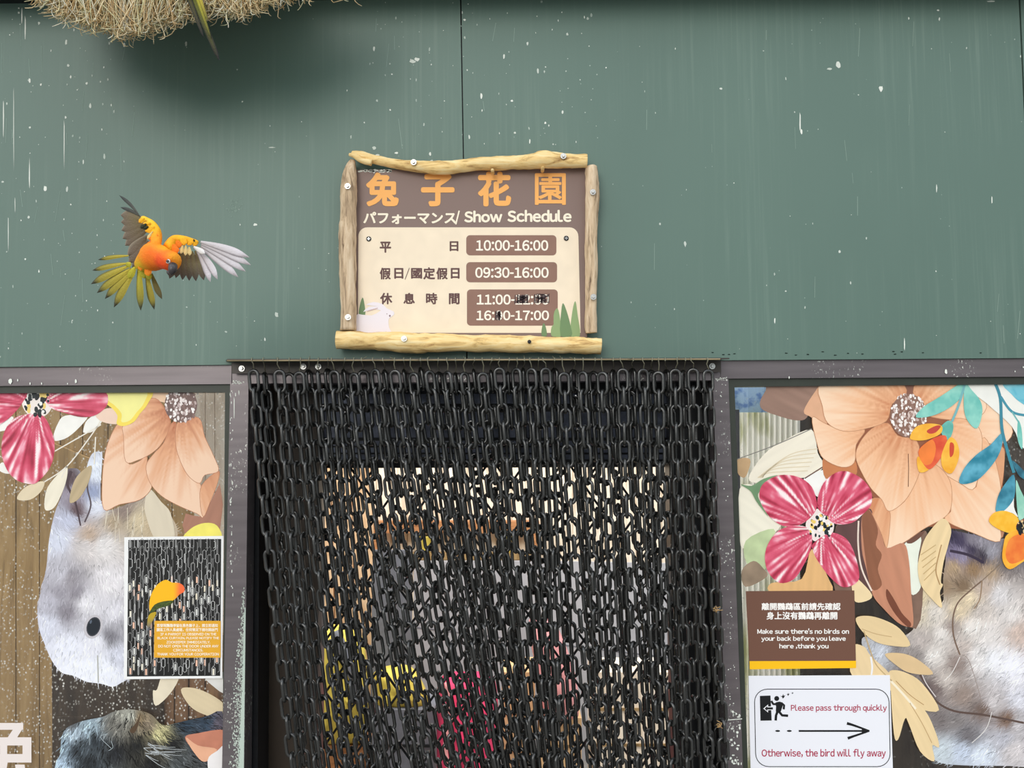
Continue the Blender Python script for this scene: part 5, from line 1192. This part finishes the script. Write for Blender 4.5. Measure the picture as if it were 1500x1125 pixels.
for k, (b, t) in enumerate(zip(Sb, St)): feather(rw, b, t, 66, -.014 - k * .001, -.012 - k * .001, two((140, 132, 92), (84, 74, 70), (120, 108, 96)), -4)
tl = feather(bird, (500, 640), (515, 990), 60, -.02, -.02, two((206, 190, 50), (96, 96, 50), (70, 72, 40), (60, 62, 44)), 0, 'tail')
OLV = lambda: two((196, 178, 66), (128, 120, 50), (74, 74, 46), (52, 52, 42))
for k, (b, t, w) in enumerate((((420, 560), (180, 592), 34), ((410, 620), (135, 676), 44), ((420, 640), (125, 782), 60), ((440, 660), (172, 852), 62), ((455, 670), (235, 898), 62), ((470, 670), (305, 965), 66), ((560, 690), (622, 982), 56), ((600, 700), (682, 900), 48))):
    feather(tl, b, t, w, -.020 - k * .0012, -.026 - k * .001, OLV() if k != 7 else two((130, 116, 50), (90, 84, 60)), 6)
for k, (b, t, w) in enumerate((((520, 640), (545, 740), 60), ((560, 660), (590, 750), 50), ((470, 650), (420, 740), 60), ((440, 620), (400, 640), 50))):
    feather(tl, b, t, w, -.014, -.016, two((196, 186, 50), (150, 146, 40)), 0)
for k, (b, t, w) in enumerate((((500, 600), (520, 680), 40), ((560, 640), (580, 720), 60), ((520, 610), (560, 640), 30))): feather(body, b, t, w, .006, .004, two((242, 120, 26), (226, 140, 30)), 0, 'belly_feather')

# ------------------------------------------------------------------ thatch fringe over the top left corner and the parrot perched in it
TD = 0.17
prof = [(40, -6), (70, 6), (90, 24), (120, 33), (150, 38), (168, 45), (185, 50), (205, 47), (230, 38), (260, 31), (280, 24), (300, 20), (330, 19), (360, 21), (385, 9), (410, 4), (440, -2), (470, -3), (500, -6)]
def pf_(x):
    for (a, u), (b, v) in zip(prof, prof[1:]):
        if a <= x <= b: return u + (v - u) * (x - a) / (b - a)
    return -6
th = empty('thatch_fringe', W(250, -120, TD), 'shaggy straw thatch fringe hanging into the top left corner', 'thatch')
mb = MB(); mb.prism([W(x, y, TD + .02) for x, y in ((20, -260), (440, -260), (400, -90), (330, -40), (260, -26), (190, -8), (110, -20), (40, -60))], .06, lin((214, 186, 140))); mb.build('thatch_core', M_STRAW, th)
x = 48
while x < 500:
    mb = MB(); w = RND.uniform(22, 36)
    dens = 260 if x < 385 else (90 if x < 420 else 22)
    for k in range(dens):
        xb = x + RND.gauss(w / 2, w * .45); yb2 = pf_(max(40, min(500, xb))) + RND.gauss(-8, 8)
        if RND.random() < .05: yb2 += RND.uniform(4, 16)
        d = TD + RND.uniform(.0, .075); l = RND.uniform(40, 100); sx = RND.gauss(0, 13); cx, cy = RND.gauss(0, 7), RND.gauss(0, 4)
        p0 = W(xb - sx, yb2 - l, d + .012); p1 = W(xb - sx * .3 + RND.gauss(0, 2), yb2 - l * .5, d + .01); p2 = W(xb + sx * .2 + RND.gauss(0, 3), yb2 - l * .16, d); p3 = W(xb + sx * .3 + cx * .6, yb2 - 2 + cy * .5, d - RND.uniform(-.008, .008)); p4 = W(xb + sx * .3 + cx * 1.6, yb2 + cy, d - RND.uniform(-.012, .012))
        g = RND.uniform(.88, 1.12); c = tuple(min(.95, v * g) for v in lin(RND.choice([(255, 238, 200), (252, 232, 190), (246, 222, 178), (232, 202, 154), (255, 248, 226)])))
        mb.tube(smooth_line([p0, p1, p2, p3, p4], 2), [.0009] * 7 + [.0007, .0004], 3, c, cap=False)
    mb.build('straw_tuft', M_STRAW, th, True, rec=False)
    x += w
# perched parrot: body sits up in the straw, only the tail hangs into view
pp = empty('perched_parrot', W(270, -60, TD + .09), 'dark olive and yellow parrot tail hanging out of the thatch', 'parrot')
PD = TD + .085
nodes = [(W(281, 0, PD), .010), (W(272, -22, PD), .020), (W(262, -48, PD + .005), .026), (W(256, -76, PD + .012), .024), (W(255, -100, PD + .02), .019), (W(262, -112, PD + .03), .013)]
GA, GB2 = lin((232, 150, 30)), lin((96, 110, 40))
skin_body('body', nodes, [(i, i + 1) for i in range(5)], lambda v: mixc(GB2, GA, (v.z - nodes[0][0].z) / .10), M_FUR, pp)
mb = MB(); mb.tube([W(270, -112, PD + .04), W(274, -106, PD + .044), W(275, -100, PD + .042)], [.007, .005, .001], 10); mb.build('beak', M_BEAK, pp, True)
def tailf(b, t, w, dz, c1, c2, cm):
    a = Vector(b); e = Vector(t); q = (e - a).normalized(); q = Vector((-q.y, q.x)); n = 10; vs = []; cs = []
    for i in range(n + 1):
        u = i / n; ww = w * (1 - .55 * u) * (1 if u < .85 else math.sqrt(max(.03, 1 - ((u - .85) / .15) ** 2)))
        c = a + (e - a) * u
        for s in (-1, -.2, .2, 1):
            p = c + q * ww * .5 * s; vs.append(W(p.x, p.y, PD + dz + (.0012 if abs(s) < 1 else 0))); cs.append(mixc(lin(cm) if abs(s) < 1 else lin(c1), lin(c2), u ** 1.5))
        for s in (-1, 1):
            p = c + q * ww * .5 * s; vs.append(W(p.x, p.y, PD + dz - .0008)); cs.append(lin(c1))
    fs = []
    for i in range(n):
        r, k = i * 6, i * 6 + 6
        for j in range(3): fs.append((r + j, r + j + 1, k + j + 1, k + j))
        fs.append((r + 5, r + 4, k + 4, k + 5))
    mb = MB(); mb.add(vs, fs, cs); return mb.build('tail_feather', M_FUR, pp, True, rec=False)
tailf((280, -12), (321, 88), 12, .0, (50, 54, 40), (30, 27, 34), (104, 106, 42)); tailf((287, -8), (309, 56), 6, .003, (120, 122, 40), (60, 64, 36), (176, 168, 56)); tailf((275, -8), (298, 54), 8, .002, (40, 42, 40), (36, 36, 38), (80, 76, 40)); tailf((291, -8), (304, 30), 6, .004, (150, 136, 46), (96, 96, 44), (190, 172, 64))

for (x, y), lb in (((1048, 893), 'wisp of straw caught high in the rightmost chain'), ((1054, 1062), 'wisp of straw caught low in the rightmost chain')):
    mb = MB()
    for k in range(9):
        a = RND.uniform(0, 3.14); l = RND.uniform(2, 6); c = RND.gauss(0, 2), RND.gauss(0, 2.5)
        mb.tube([W(x + c[0] - l * math.cos(a), y + c[1] - l * math.sin(a) * .7, .076), W(x + c[0], y + c[1], .079), W(x + c[0] + l * math.cos(a + .5), y + c[1] + l * math.sin(a + .5) * .7, .075)], .0006, 4, lin((196, 160, 110)))
    tag(mb.build('straw_wisp', M_STRAW, rec=False), lb, 'straw', None, 'stuff')
